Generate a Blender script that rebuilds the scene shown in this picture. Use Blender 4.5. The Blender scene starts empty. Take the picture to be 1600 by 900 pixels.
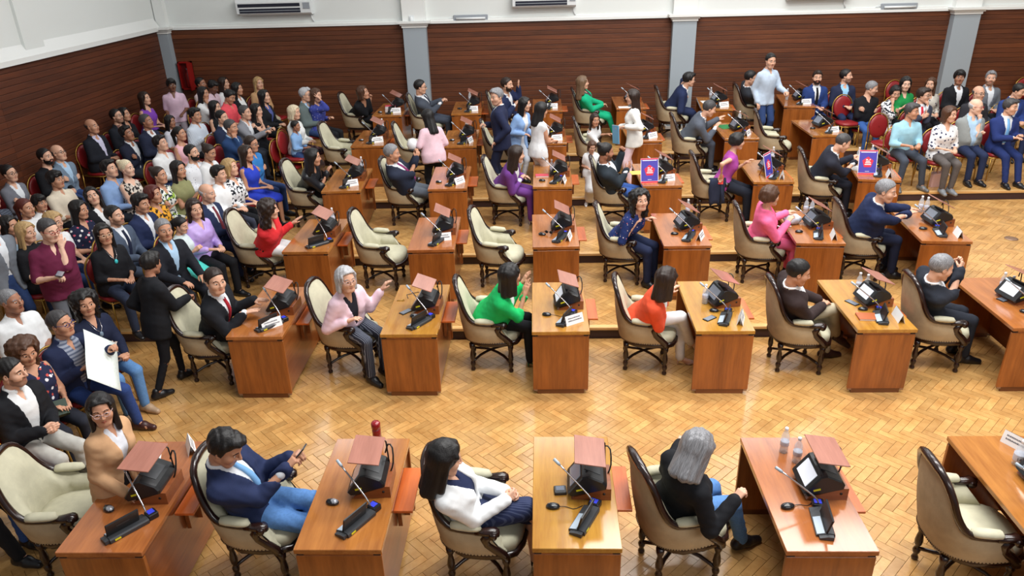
import bpy, math, random, bmesh
import numpy as np
from mathutils import Vector, Matrix

SC = bpy.context.scene
COL = SC.collection
rng = random.Random(7)
R = math.radians

# ------------------------------------------------------------------ camera
CAM_H, CAM_F = 4.421, 1168.66          # eye height (m), focal length in px at 1600 wide
PITCH, YAW, ROLL = R(24.797), R(-2.569), R(-1.673)
fw = Vector((math.sin(YAW) * math.cos(PITCH), math.cos(YAW) * math.cos(PITCH), -math.sin(PITCH)))
rt0 = Vector((math.cos(YAW), -math.sin(YAW), 0)); up0 = rt0.cross(fw)
rt = rt0 * math.cos(ROLL) + up0 * math.sin(ROLL); up = up0 * math.cos(ROLL) - rt0 * math.sin(ROLL)
cam = bpy.data.cameras.new('camera'); camo = bpy.data.objects.new('camera', cam); COL.objects.link(camo)
camo.matrix_world = Matrix.Translation((0, 0, CAM_H)) @ Matrix((rt, up, -fw)).transposed().to_4x4()
cam.sensor_width = 36.0; cam.lens = CAM_F / 1600 * 36; cam.clip_end = 100
SC.camera = camo

def at(px, py, z):
    """where the photograph's pixel meets the horizontal plane of height z"""
    d = fw + rt * ((px - 800) / CAM_F) + up * ((450 - py) / CAM_F)
    t = (z - CAM_H) / d.z
    return Vector((d.x * t, d.y * t, z))
def aty(px, py, y):
    d = fw + rt * ((px - 800) / CAM_F) + up * ((450 - py) / CAM_F)
    t = y / d.y
    return Vector((d.x * t, y, CAM_H + d.z * t))
def pix(p):
    v = Vector(p) - Vector((0, 0, CAM_H)); z = v.dot(fw)
    return 800 + CAM_F * v.dot(rt) / z, 450 - CAM_F * v.dot(up) / z

# ------------------------------------------------------------------ world, lamps, exposure
W = bpy.data.worlds.new('hall_light'); SC.world = W; W.use_nodes = True
bg = W.node_tree.nodes['Background']; bg.inputs[0].default_value = (0.90, 0.95, 1.0, 1); bg.inputs[1].default_value = 0.23
def area(name, loc, size, power, col=(1, .985, .955), rot=(0, 0, 0)):
    l = bpy.data.lights.new(name, 'AREA'); l.shape = 'RECTANGLE'; l.size, l.size_y = size; l.energy = power; l.color = col
    o = bpy.data.objects.new(name, l); o.location = loc; o.rotation_euler = rot; COL.objects.link(o); return o
area('ceiling_lamp', (2.6, 4.4, 9.0), (8, 1.4), 830)
area('ceiling_lamp', (3.2, 8.6, 9.0), (8, 1.4), 760)
area('ceiling_lamp', (4.2, 12.4, 9.0), (7, 1.4), 440)
area('rear_area_light', (5.5, -3.0, 7.0), (9, 2.5), 360, (1, .98, .95), (R(62), 0, 0))  # broad area light above and behind the camera, aimed into the hall
SC.view_settings.view_transform = 'Standard'; SC.view_settings.look = 'None'
SC.view_settings.gamma = 1.0; SC.view_settings.use_curve_mapping = False
SC.view_settings.exposure = 0.0
SC.cycles.max_bounces = 6; SC.cycles.diffuse_bounces = 3; SC.cycles.glossy_bounces = 3
SC.cycles.transmission_bounces = 6; SC.cycles.transparent_max_bounces = 8
SC.cycles.caustics_reflective = False; SC.cycles.caustics_refractive = False
# ------------------------------------------------------------------ object helpers
def tag(o, label=None, cat=None, group=None, kind=None):
    if label: o['label'] = label
    if cat: o['category'] = cat
    if group: o['group'] = group
    if kind: o['kind'] = kind
    return o
def empty(name, loc=(0, 0, 0), rz=0.0):
    o = bpy.data.objects.new(name, None); COL.objects.link(o); o.location = loc; o.rotation_euler = (0, 0, rz)
    o.empty_display_size = .1; return o
def link(name, me, parent=None, mats=None):
    o = bpy.data.objects.new(name, me); COL.objects.link(o)
    if parent is not None: o.parent = parent
    if mats is not None and not me.materials:
        for m in (mats if isinstance(mats, (list, tuple)) else [mats]): me.materials.append(m)
    return o
def mesh_np(name, V, F, smooth=True, mi=None):
    """V (n,3), F (m,4) or (m,3) int arrays -> mesh"""
    me = bpy.data.meshes.new(name); V = np.asarray(V, np.float32); F = np.asarray(F, np.int32)
    k = F.shape[1]; n = len(F)
    me.vertices.add(len(V)); me.vertices.foreach_set('co', V.ravel())
    me.loops.add(n * k); me.loops.foreach_set('vertex_index', F.ravel())
    me.polygons.add(n); me.polygons.foreach_set('loop_start', np.arange(0, n * k, k, dtype=np.int32))
    if smooth: me.polygons.foreach_set('use_smooth', np.ones(n, bool))
    if mi is not None: me.polygons.foreach_set('material_index', np.asarray(mi, np.int32))
    me.update(calc_edges=True)
    return me
class MB:
    """collects simple solids, builds ONE mesh object"""
    def __init__(s): s.v = []; s.f = []; s.sm = []; s.mi = []
    def add(s, v, f, smooth=False, mi=0):
        b = len(s.v); s.v += [tuple(p) for p in v]; s.f += [tuple(i + b for i in q) for q in f]
        s.sm += [smooth] * len(f); s.mi += [mi] * len(f); return s
    def box(s, x0, x1, y0, y1, z0, z1, M=None, mi=0):
        v = [Vector(p) for p in ((x0, y0, z0), (x1, y0, z0), (x1, y1, z0), (x0, y1, z0), (x0, y0, z1), (x1, y0, z1), (x1, y1, z1), (x0, y1, z1))]
        if M is not None: v = [M @ p for p in v]
        return s.add(v, [(0, 3, 2, 1), (4, 5, 6, 7), (0, 1, 5, 4), (1, 2, 6, 5), (2, 3, 7, 6), (3, 0, 4, 7)], False, mi)
    def cbox(s, x0, x1, y0, y1, z0, z1, c=.006, M=None, mi=0):
        """box with a chamfer round its top and its uprights"""
        def ring(z, d):
            a = [(x0 + d + c, y0 + d), (x1 - d - c, y0 + d), (x1 - d, y0 + d + c), (x1 - d, y1 - d - c), (x1 - d - c, y1 - d), (x0 + d + c, y1 - d), (x0 + d, y1 - d - c), (x0 + d, y0 + d + c)]
            return [Vector((p[0], p[1], z)) for p in a]
        v = ring(z0, 0) + ring(z1 - c, 0) + ring(z1, c * .8)
        if M is not None: v = [M @ p for p in v]
        f = [tuple(range(7, -1, -1)), tuple(range(16, 24))]
        for k in (0, 8):
            for i in range(8): j = (i + 1) % 8; f.append((k + i, k + j, k + 8 + j, k + 8 + i))
        return s.add(v, f, False, mi)
    def prism(s, poly, axis, a, b, M=None, mi=0, smooth=False):
        """poly in the two other axes, extruded along axis from a to b"""
        n = len(poly); v = []
        for t in (a, b):
            for p, q in poly:
                v.append(Vector((t, p, q) if axis == 0 else (p, t, q) if axis == 1 else (p, q, t)))
        if M is not None: v = [M @ p for p in v]
        f = [tuple(range(n - 1, -1, -1)), tuple(range(n, 2 * n))] + [(i, (i + 1) % n, n + (i + 1) % n, n + i) for i in range(n)]
        if axis == 1: f = [tuple(reversed(q)) for q in f]
        return s.add(v, f, smooth, mi)
    def tube(s, pts, r, n=8, mi=0, cap=True, squash=None):
        """swept round (or squashed) tube through pts; r number or list"""
        pts = [Vector(p) for p in pts]; m = len(pts); rr = r if isinstance(r, (list, tuple)) else [r] * m
        v = []; prev = None
        for i, p in enumerate(pts):
            t = (pts[min(i + 1, m - 1)] - pts[max(i - 1, 0)]).normalized()
            if prev is None:
                a = Vector((0, 0, 1)) if abs(t.z) < .9 else Vector((1, 0, 0)); prev = (a - t * a.dot(t)).normalized()
            prev = (prev - t * prev.dot(t)).normalized(); q = t.cross(prev)
            sa, sb = squash or (1, 1)
            for k in range(n):
                an = 2 * math.pi * k / n; v.append(p + prev * (math.cos(an) * rr[i] * sa) + q * (math.sin(an) * rr[i] * sb))
        f = []
        for i in range(m - 1):
            for k in range(n):
                j = (k + 1) % n; f.append((i * n + k, i * n + j, (i + 1) * n + j, (i + 1) * n + k))
        if cap: f += [tuple(range(n - 1, -1, -1)), tuple(range((m - 1) * n, m * n))]
        return s.add(v, f, True, mi)
    def lathe(s, prof, c=(0, 0, 0), n=12, mi=0, M=None):
        """prof [(r,z)...] about the vertical axis through c"""
        v = []; c = Vector(c)
        for r_, z in prof:
            for k in range(n):
                a = 2 * math.pi * k / n; p = Vector((r_ * math.cos(a), r_ * math.sin(a), z))
                v.append((M @ p if M is not None else p) + c)
        f = []; m = len(prof)
        for i in range(m - 1):
            for k in range(n): j = (k + 1) % n; f.append((i * n + k, i * n + j, (i + 1) * n + j, (i + 1) * n + k))
        f += [tuple(range(n - 1, -1, -1)), tuple(range((m - 1) * n, m * n))]
        return s.add(v, f, True, mi)
    def ball(s, c, rx, ry=None, rz=None, n=10, m=6, mi=0):
        ry = ry or rx; rz = rz or rx; c = Vector(c); v = [c + Vector((0, 0, -rz))]; f = []
        for i in range(1, m):
            th = math.pi * i / m - math.pi / 2
            for k in range(n): a = 2 * math.pi * k / n; v.append(c + Vector((rx * math.cos(th) * math.cos(a), ry * math.cos(th) * math.sin(a), rz * math.sin(th))))
        v.append(c + Vector((0, 0, rz))); L = len(v) - 1
        for k in range(n):
            j = (k + 1) % n; f.append((0, 1 + j, 1 + k)); f.append((L, L - n + k, L - n + j))
            for i in range(m - 2): f.append((1 + i * n + k, 1 + i * n + j, 1 + (i + 1) * n + j, 1 + (i + 1) * n + k))
        return s.add(v, f, True, mi)
    def grid(s, rows, mi=0, closed=False, smooth=True):
        """rows of points -> quad sheet"""
        m = len(rows); n = len(rows[0]); v = [p for r_ in rows for p in r_]; f = []
        for i in range(m - 1):
            for k in range(n if closed else n - 1): j = (k + 1) % n; f.append((i * n + k, i * n + j, (i + 1) * n + j, (i + 1) * n + k))
        return s.add(v, f, smooth, mi)
    def mesh(s, name):
        me = bpy.data.meshes.new(name); me.from_pydata(s.v, [], s.f)
        me.polygons.foreach_set('use_smooth', s.sm); me.polygons.foreach_set('material_index', s.mi); me.update(); return me
    def build(s, name, mats, parent=None): return link(name, s.mesh(name), parent, mats)
def children(o): return [c for c in KIDS.get(o.name, ())]
KIDS = {}
def kids_of(root):
    return [c for c in bpy.data.objects if c.parent == root]
def template(root):
    """list of (object, parent index) of a thing, its parts and sub-parts"""
    out = [(root, None)]; i = 0
    while i < len(out):
        o = out[i][0]
        for c in o.children: out.append((c, i))
        i += 1
    return out
def dup(tpl, loc, rz, label=None, group=None):
    new = []
    for o, pi in tpl:
        c = o.copy(); COL.objects.link(c)
        if pi is not None: c.parent = new[pi]; c.matrix_parent_inverse = o.matrix_parent_inverse.copy()
        new.append(c)
    r = new[0]; r.location = loc; r.rotation_euler = (0, 0, rz)
    if label: r['label'] = label
    if group: r['group'] = group
    return r

# ------------------------------------------------------------------ materials
def srgb(r, g, b):
    return tuple((c / 255 / 12.92) if c / 255 <= .04045 else ((c / 255 + .055) / 1.055) ** 2.4 for c in (r, g, b)) + (1,)
class NT:
    def __init__(s, name):
        s.m = bpy.data.materials.new(name); s.m.use_nodes = True; s.t = s.m.node_tree; s.b = s.t.nodes['Principled BSDF']
    def n(s, kind, **kw):
        o = s.t.nodes.new('ShaderNode' + kind)
        for k, v in kw.items():
            if k in o.inputs: o.inputs[k].default_value = v
            else: setattr(o, k, v)
        return o
    def l(s, a, b): s.t.links.new(a, b)
    def ramp(s, fac, stops, interp='LINEAR'):
        o = s.n('ValToRGB'); e = o.color_ramp.elements; o.color_ramp.interpolation = interp
        while len(e) < len(stops): e.new(.5)
        for x, (p, c) in zip(e, stops): x.position = p; x.color = c
        s.l(fac, o.inputs[0]); return o
    def coord(s, scale=(1, 1, 1), rot=(0, 0, 0), out='Object'):
        c = s.n('TexCoord'); mp = s.n('Mapping'); mp.inputs['Scale'].default_value = scale; mp.inputs['Rotation'].default_value = rot
        s.l(c.outputs[out], mp.inputs[0]); return mp.outputs[0]
    def noise(s, vec, scale=5, detail=3, rough=.5):
        o = s.n('TexNoise'); o.inputs['Scale'].default_value = scale; o.inputs['Detail'].default_value = detail; o.inputs['Roughness'].default_value = rough
        s.l(vec, o.inputs['Vector']); return o
    def bump(s, h, strength=.2, dist=.01):
        o = s.n('Bump', Strength=strength, Distance=dist); s.l(h, o.inputs['Height']); s.l(o.outputs[0], s.b.inputs['Normal']); return o
    def mix(s, fac, a, b, mode='MIX'):
        o = s.n('Mix', data_type='RGBA', blend_type=mode)
        for k, v in ((0, fac), (6, a), (7, b)):
            if hasattr(v, 'type'): s.l(v, o.inputs[k])
            else: o.inputs[k].default_value = v
        return o.outputs[2]
_plain = {}
def plain(name, col, rough=.5, metal=0.0, coat=0.0, spec=.5):
    key = (name, col, rough, metal)
    if key in _plain: return _plain[key]
    n = NT(name); n.b.inputs['Base Color'].default_value = srgb(*col); n.b.inputs['Roughness'].default_value = rough
    n.b.inputs['Metallic'].default_value = metal; n.b.inputs['Coat Weight'].default_value = coat; n.b.inputs['Specular IOR Level'].default_value = spec
    _plain[key] = n.m; return n.m
def wood(name, dark, light, axis=2, scale=1.0, rough=.32, coat=.25, tone=False, plank=False):
    n = NT(name)
    sc = [9, 9, 9]; sc[axis] = .9; v = n.coord(tuple(x * scale for x in sc))
    oi = n.n('ObjectInfo'); add = n.n('VectorMath', operation='ADD'); mul = n.n('VectorMath', operation='SCALE'); mul.inputs[0].default_value = (13, 7, 5)
    n.l(oi.outputs['Random'], mul.inputs['Scale']); n.l(v, add.inputs[0]); n.l(mul.outputs[0], add.inputs[1])
    a = n.noise(add.outputs[0], 1.6, 5, .6); b = n.noise(add.outputs[0], 9, 3, .5)
    f = n.n('Math', operation='MULTIPLY_ADD'); n.l(b.outputs[0], f.inputs[0]); f.inputs[1].default_value = .35; n.l(a.outputs[0], f.inputs[2])
    rp = n.ramp(f.outputs[0], [(.38, srgb(*dark)), (.85, srgb(*light))]); col = rp.outputs[0]
    if tone:
        at_ = n.n('Attribute', attribute_type='OBJECT', attribute_name='tone')
        col = n.mix(at_.outputs['Fac'], col, n.ramp(f.outputs[0], [(.38, srgb(*tone[0])), (.85, srgb(*tone[1]))]).outputs[0])
    if plank:
        hs = n.n('HueSaturation'); g = n.n('NewGeometry'); sm = n.n('Math', operation='ADD'); fr = n.n('Math', operation='FRACT')
        n.l(oi.outputs['Random'], sm.inputs[0]); n.l(g.outputs['Random Per Island'], sm.inputs[1]); n.l(sm.outputs[0], fr.inputs[0])
        mr = n.n('MapRange'); mr.inputs[3].default_value = plank[0]; mr.inputs[4].default_value = plank[1]; n.l(fr.outputs[0], mr.inputs[0])
        n.l(mr.outputs[0], hs.inputs['Value']); n.l(col, hs.inputs['Color']); col = hs.outputs[0]
    n.l(col, n.b.inputs['Base Color']); n.b.inputs['Roughness'].default_value = rough; n.b.inputs['Coat Weight'].default_value = coat; n.b.inputs['Coat Roughness'].default_value = .12
    n.bump(b.outputs[0], .05, .004)
    return n.m
_fab = {}
def fabric(col, kind='plain', col2=None, col3=None, rough=.85, scale=1.0):
    """cloth: plain, stripes, check, floral, print, satin, denim, spots, tweed"""
    key = (col, kind, col2, col3, rough, scale)
    if key in _fab: return _fab[key]
    n = NT('cloth_' + kind); c = srgb(*col); v = n.coord((scale,) * 3); base = None
    c2 = srgb(*col2) if col2 else c; c3 = srgb(*col3) if col3 else c2
    wr = n.noise(v, 9, 3, .55)
    if kind == 'plain' or kind == 'satin':
        base = n.mix(n.ramp(wr.outputs[0], [(.3, (0, 0, 0, 1)), (.75, (1, 1, 1, 1))]).outputs[0], tuple(x * .88 for x in c[:3]) + (1,), tuple(min(1, x * 1.1) for x in c[:3]) + (1,))
    elif kind == 'tweed' or kind == 'denim':
        f = n.noise(v, 160 if kind == 'tweed' else 60, 2, .6)
        base = n.mix(n.ramp(f.outputs[0], [(.35, (0, 0, 0, 1)), (.68, (1, 1, 1, 1))]).outputs[0], c, c2 if col2 else tuple(min(1, x * 1.18) for x in c[:3]) + (1,))
    elif kind == 'stripes':
        w_ = n.n('TexWave', wave_type='BANDS', bands_direction='Y'); w_.inputs['Scale'].default_value = 22; n.l(v, w_.inputs[0])
        base = n.mix(n.ramp(w_.outputs[1], [(.70, (0, 0, 0, 1)), (.82, (1, 1, 1, 1))]).outputs[0], c, c2)
    elif kind == 'bands':
        w_ = n.n('TexWave', wave_type='BANDS', bands_direction='Z'); w_.inputs['Scale'].default_value = 9; n.l(v, w_.inputs[0])
        base = n.mix(n.ramp(w_.outputs[1], [(.5, (0, 0, 0, 1)), (.6, (1, 1, 1, 1))]).outputs[0], c, c2)
    elif kind == 'check':
        w1 = n.n('TexWave', wave_type='BANDS', bands_direction='Y'); w2 = n.n('TexWave', wave_type='BANDS', bands_direction='Z')
        for w_ in (w1, w2): w_.inputs['Scale'].default_value = 12; n.l(v, w_.inputs[0])
        a = n.ramp(w1.outputs[1], [(.6, (0, 0, 0, 1)), (.75, (1, 1, 1, 1))]); b = n.ramp(w2.outputs[1], [(.6, (0, 0, 0, 1)), (.75, (1, 1, 1, 1))])
        base = n.mix(b.outputs[0], n.mix(a.outputs[0], c, c2), c2)
    elif kind in ('floral', 'spots'):
        vo = n.n('TexVoronoi'); vo.inputs['Scale'].default_value = 14 if kind == 'floral' else 26; n.l(v, vo.inputs['Vector'])
        th = .32 if kind == 'floral' else .2
        wob = n.n('Math', operation='MULTIPLY_ADD'); nz = n.noise(v, 40, 2, .5); n.l(nz.outputs[0], wob.inputs[0]); wob.inputs[1].default_value = .35; n.l(vo.outputs['Distance'], wob.inputs[2])
        m_ = n.ramp(wob.outputs[0], [(th + .12, (1, 1, 1, 1)), (th + .17, (0, 0, 0, 1))])
        sep = n.n('SeparateColor'); n.l(vo.outputs['Color'], sep.inputs[0])
        pick = n.ramp(sep.outputs[0], [(.5, (0, 0, 0, 1)), (.52, (1, 1, 1, 1))])
        base = n.mix(m_.outputs[0], c, n.mix(pick.outputs[0], c2, c3))
    elif kind == 'print':
        f = n.noise(v, 24, 1, .4)
        a = n.ramp(f.outputs[0], [(.5, (0, 0, 0, 1)), (.54, (1, 1, 1, 1))])
        f2 = n.noise(v, 17, 1, .4); b = n.ramp(f2.outputs[0], [(.58, (0, 0, 0, 1)), (.62, (1, 1, 1, 1))])
        base = n.mix(b.outputs[0], n.mix(a.outputs[0], c, c2), c3)
    n.l(base, n.b.inputs['Base Color']); n.b.inputs['Roughness'].default_value = .38 if kind == 'satin' else rough
    n.b.inputs['Specular IOR Level'].default_value = .5 if kind == 'satin' else .25
    n.bump(n.noise(v, 26, 3, .6).outputs[0], .18, .008)
    _fab[key] = n.m; return n.m

# ------------------------------------------------------------------ distance fields -> smooth meshes
def nets(F, lo, h):
    """surface nets of the zero level of F (float32 grid) -> verts, quads"""
    ins = F < 0; nx, ny, nz = F.shape
    c = ins[:-1, :-1, :-1].astype(np.int8)
    for dx, dy, dz in ((1, 0, 0), (0, 1, 0), (0, 0, 1), (1, 1, 0), (1, 0, 1), (0, 1, 1), (1, 1, 1)):
        c = c + ins[dx:nx - 1 + dx, dy:ny - 1 + dy, dz:nz - 1 + dz]
    ii = np.argwhere((c > 0) & (c < 8))
    if len(ii) == 0: return np.zeros((0, 3), np.float32), np.zeros((0, 4), np.int32)
    idx = np.full(c.shape, -1, np.int32); idx[ii[:, 0], ii[:, 1], ii[:, 2]] = np.arange(len(ii))
    O = [(a, b, d) for a in (0, 1) for b in (0, 1) for d in (0, 1)]
    cv = np.stack([F[ii[:, 0] + a, ii[:, 1] + b, ii[:, 2] + d] for a, b, d in O], 1)
    acc = np.zeros((len(ii), 3), np.float32); cnt = np.zeros(len(ii), np.float32); Oa = np.array(O, np.float32)
    for i in range(8):
        for j in range(i + 1, 8):
            if sum(abs(O[i][k] - O[j][k]) for k in range(3)) != 1: continue
            a, b = cv[:, i], cv[:, j]; m = (a < 0) != (b < 0)
            t = np.where(m, a / np.where(m, a - b, 1), 0)
            acc += m[:, None] * (Oa[i] + t[:, None] * (Oa[j] - Oa[i])); cnt += m
    V = (ii + acc / np.maximum(cnt, 1)[:, None]) * h + np.asarray(lo, np.float32)
    Q = []
    for ax in range(3):
        sl = [slice(None)] * 3; s2 = [slice(None)] * 3; sl[ax] = slice(0, -1); s2[ax] = slice(1, None)
        A = ins[tuple(sl)]; B = ins[tuple(s2)]; e = np.argwhere(A != B); o1, o2 = [k for k in range(3) if k != ax]
        e = e[(e[:, o1] > 0) & (e[:, o2] > 0) & (e[:, o1] < F.shape[o1] - 1) & (e[:, o2] < F.shape[o2] - 1)]
        if not len(e): continue
        fl = A[e[:, 0], e[:, 1], e[:, 2]]
        q = []
        for d1, d2 in ((-1, -1), (0, -1), (0, 0), (-1, 0)):
            p = e.copy(); p[:, o1] += d1; p[:, o2] += d2; q.append(idx[p[:, 0], p[:, 1], p[:, 2]])
        q = np.stack(q, 1)
        flip = ~fl if ax != 1 else fl
        q[flip] = q[flip][:, ::-1]; Q.append(q)
    Q = np.concatenate(Q); Q = Q[(Q >= 0).all(1)]
    return V.astype(np.float32), Q.astype(np.int32)
def field_mesh(fn, lo, hi, h):
    lo = np.asarray(lo, np.float32) - 2 * h; hi = np.asarray(hi, np.float32) + 2 * h
    n = np.maximum(np.ceil((hi - lo) / h).astype(int) + 1, 3)
    P = np.stack(np.meshgrid(*[lo[k] + h * np.arange(n[k], dtype=np.float32) for k in range(3)], indexing='ij'), -1)
    return nets(fn(P).astype(np.float32), lo, h)
def cap(P, a, b, ra, rb):
    a = np.asarray(a, np.float32); b = np.asarray(b, np.float32); ba = b - a; L = max(float(ba @ ba), 1e-9)
    t = np.clip(((P - a) @ ba) / L, 0, 1); d = P - a - t[..., None] * ba
    return np.sqrt((d * d).sum(-1)) - (ra + (rb - ra) * t)
def ell(P, c, r, M=None):
    p = P - np.asarray(c, np.float32)
    if M is not None: p = p @ np.asarray(M, np.float32).T
    r = np.asarray(r, np.float32); k0 = np.sqrt(((p / r) ** 2).sum(-1)); k1 = np.sqrt(((p / (r * r)) ** 2).sum(-1))
    return k0 * (k0 - 1) / np.maximum(k1, 1e-6)
def smin(a, b, k):
    h = np.clip(.5 + .5 * (b - a) / k, 0, 1); return b + (a - b) * h - k * h * (1 - h)
def smax(a, b, k): return -smin(-a, -b, k)
# ------------------------------------------------------------------ the hall
WALL_Y, WALL_X, PANEL_Z, RIGHT_X = 16.75, -8.2, 2.9, 13.0
STEP = [-2.0, 8.09, 10.10, 12.26, 14.55, WALL_Y]           # front edges of the five floor levels
RISE = .15
def tier(y):
    k = 0
    for i in range(1, 5):
        if y >= STEP[i]: k = i
    return k * RISE
M_par = wood('parquet_oak', (176, 125, 68), (206, 161, 100), 2, .35, .27, .22, plank=(.82, 1.12))
M_joint = plain('parquet_joint', (116, 76, 36), .7)
M_riser = plain('riser_dark', (58, 38, 40), .5)
M_nose = wood('nosing_oak', (190, 140, 80), (226, 186, 126), 0, 1, .3)
M_white = plain('wall_white', (226, 230, 228), .8)
M_trimw = plain('trim_white', (232, 234, 232), .6)
M_grey = plain('pillar_grey', (160, 170, 178), .6)
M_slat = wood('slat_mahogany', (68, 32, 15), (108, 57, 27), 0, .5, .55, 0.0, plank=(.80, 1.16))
M_slat_dim = wood('slat_mahogany_dim', (62, 29, 15), (96, 48, 24), 1, .5, .55, 0.0, plank=(.80, 1.16))  # same mahogany, darkened: the side walls' weaker light is put into the colour
M_gap = plain('slat_gap', (56, 27, 15), .9)

def clip(poly, x0, x1, y0, y1):
    for ax, lim, sg in ((0, x0, 1), (0, x1, -1), (1, y0, 1), (1, y1, -1)):
        out = []
        for i in range(len(poly)):
            a, b = poly[i - 1], poly[i]; da, db = sg * (a[ax] - lim), sg * (b[ax] - lim)
            if (da >= 0) != (db >= 0):
                t = da / (da - db); out.append((a[0] + t * (b[0] - a[0]), a[1] + t * (b[1] - a[1])))
            if db >= 0: out.append(b)
        poly = out
        if len(poly) < 3: return []
    return poly
PL, PW, GAP, TH = .262, .075, .0016, .010
def herringbone(x0, x1, y0, y1):
    """planks of a herringbone floor over a rectangle: (centre, angle, polygon)"""
    c = math.sqrt(.5); out = []
    cx, cy = (x0 + x1) / 2, (y0 + y1) / 2; D = max(x1 - x0, y1 - y0) + 1
    n1 = int(D / (PW * math.sqrt(2))) + 4; n2 = int(D / (PL * math.sqrt(2))) + 4
    for i in range(-n1, n1):
        for j in range(-n2, n2):
            for k in (0, 1):
                px, py = i * PW + j * PL, i * PW - j * PL
                if k == 0: mx, my, a, b = px + PL / 2, py + PW / 2, PL, PW
                else: mx, my, a, b = px + PL + PW / 2, py + PW - PL / 2, PW, PL
                wx, wy = (mx + my) * c + cx, (-mx + my) * c + cy     # turned by -45 degrees: stacks run along x
                if wx < x0 - .2 or wx > x1 + .2 or wy < y0 - .2 or wy > y1 + .2: continue
                an = -math.pi / 4 + (0 if k == 0 else math.pi / 2); L2, W2 = PL / 2 - GAP, PW / 2 - GAP
                ca, sa = math.cos(an), math.sin(an)
                full = [(wx + ca * u - sa * v, wy + sa * u + ca * v) for u, v in ((-L2, -W2), (L2, -W2), (L2, W2), (-L2, W2))]
                p = clip(full, x0, x1, y0, y1)
                if p: out.append((wx, wy, an, p, len(p) == 4 and abs(p[0][0] - full[0][0]) + abs(p[2][1] - full[2][1]) < 1e-6 or p == full))
    return out
m = MB(); L2, W2 = PL / 2 - GAP, PW / 2 - GAP
m.cbox(-L2, L2, -W2, W2, 0, TH, .0015); plank_me = m.mesh('plank'); plank_me.materials.append(M_par)
def parquet(par, rects, z, near=False):
    V = []; F = []; picked = []
    for rc in rects:
        hb = herringbone(*rc)
        if near:
            cand = sorted((p for p in hb if 5.05 < p[1] < 6.75 and -30 < pix((p[0], p[1], 0))[0] < 1630 and len(p[3]) == 4), key=lambda p: p[0] ** 2 * .3 + p[1] ** 2)[:300]
            ids = set(id(p) for p in cand); picked += cand; hb = [p for p in hb if id(p) not in ids]
        for wx, wy, an, p, full in hb:
            x_, y_ = pix((wx, wy, z))
            if not (-500 < x_ < 2250 and y_ < 1120): continue
            b = len(V); n = len(p); V += [(q[0], q[1], z - TH) for q in p] + [(q[0], q[1], z) for q in p]
            F.append(tuple(range(b + n, b + 2 * n))); F += [(b + i, b + (i + 1) % n, b + n + (i + 1) % n, b + n + i) for i in range(n)]
    me = bpy.data.meshes.new('parquet'); me.from_pydata(V, [], F); me.materials.append(M_par)
    o = link('parquet', me, par); o['kind'] = 'stuff'
    for wx, wy, an, p, full in picked:
        k = link('plank', plank_me, par); k.location = (wx, wy, z - TH); k.rotation_euler = (0, 0, an)
XL, XR = WALL_X, RIGHT_X
def slab(name, rects, z, bot):
    m = MB()
    for x0, x1, y0, y1 in rects: m.box(x0, x1, y0, y1, bot, z - TH)
    return tag(m.build(name, M_joint), kind='structure')
FX, FX2, FY = 5.40, 5.53, 9.3                                # the third level comes forward right of here
rects0 = [(XL, XR, STEP[0], STEP[1] - .02)]
parquet(slab('floor', rects0, 0, -.3), [(XL, 10.0, 1.2, STEP[1] - .02)], 0, True)
rects1 = [(XL, FX - .012, STEP[1], FY), (XL, FX2 - .012, FY, STEP[2] - .02)]
parquet(slab('floor', rects1, RISE, -.3), rects1, RISE)
rects2 = [(XL, XR, STEP[2], STEP[3] - .02), (FX, XR, STEP[1], FY), (FX2, XR, FY, STEP[2])]
parquet(slab('floor', rects2, 2 * RISE, -.3), [(XL, FX2, STEP[2], STEP[3] - .02), (FX2, XR, FY, STEP[3] - .02), (FX, XR, STEP[1], FY)], 2 * RISE)
for k in (3, 4):
    rc = [(XL, XR, STEP[k], STEP[k + 1] - (.02 if k == 3 else 0))]
    parquet(slab('floor', rc, k * RISE, -.3), [(XL, XR, STEP[k], rc[0][3])], k * RISE)
def step_edge(n, x0, x1, y, z):
    m = MB(); m.box(x0, x1, y - .012, y, z - RISE, z - .034, mi=0)
    m.cbox(x0, x1, y - .03, y + .05, z - .034, z + .002, .006, mi=1)
    tag(m.build('trim_%d' % n, [M_riser, M_nose]), kind='structure')
step_edge(1, XL, FX, STEP[1], RISE)
step_edge(2, XL, FX, STEP[2], 2 * RISE)
step_edge(3, XL, XR, STEP[3], 3 * RISE); step_edge(4, XL, XR, STEP[4], 4 * RISE)
m = MB(); m.box(FX, XR, STEP[1] - .012, STEP[1], 0, 2 * RISE - .034, mi=0); m.cbox(FX, XR, STEP[1] - .03, STEP[1] + .05, 2 * RISE - .034, 2 * RISE + .002, .006, mi=1)
m.box(FX - .012, FX, STEP[1], FY, RISE, 2 * RISE - .034, mi=0); m.cbox(FX - .012, FX + .05, STEP[1], FY, 2 * RISE - .034, 2 * RISE + .002, .006, mi=1)
m.box(FX2 - .012, FX2, FY, STEP[2], RISE, 2 * RISE - .034, mi=0); m.cbox(FX2 - .012, FX2 + .05, FY, STEP[2], 2 * RISE - .034, 2 * RISE + .002, .006, mi=1)
m.box(FX, FX2, FY - .0, FY + .012, RISE, 2 * RISE, mi=0)
tag(m.build('trim_5', [M_riser, M_nose]), kind='structure')

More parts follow.
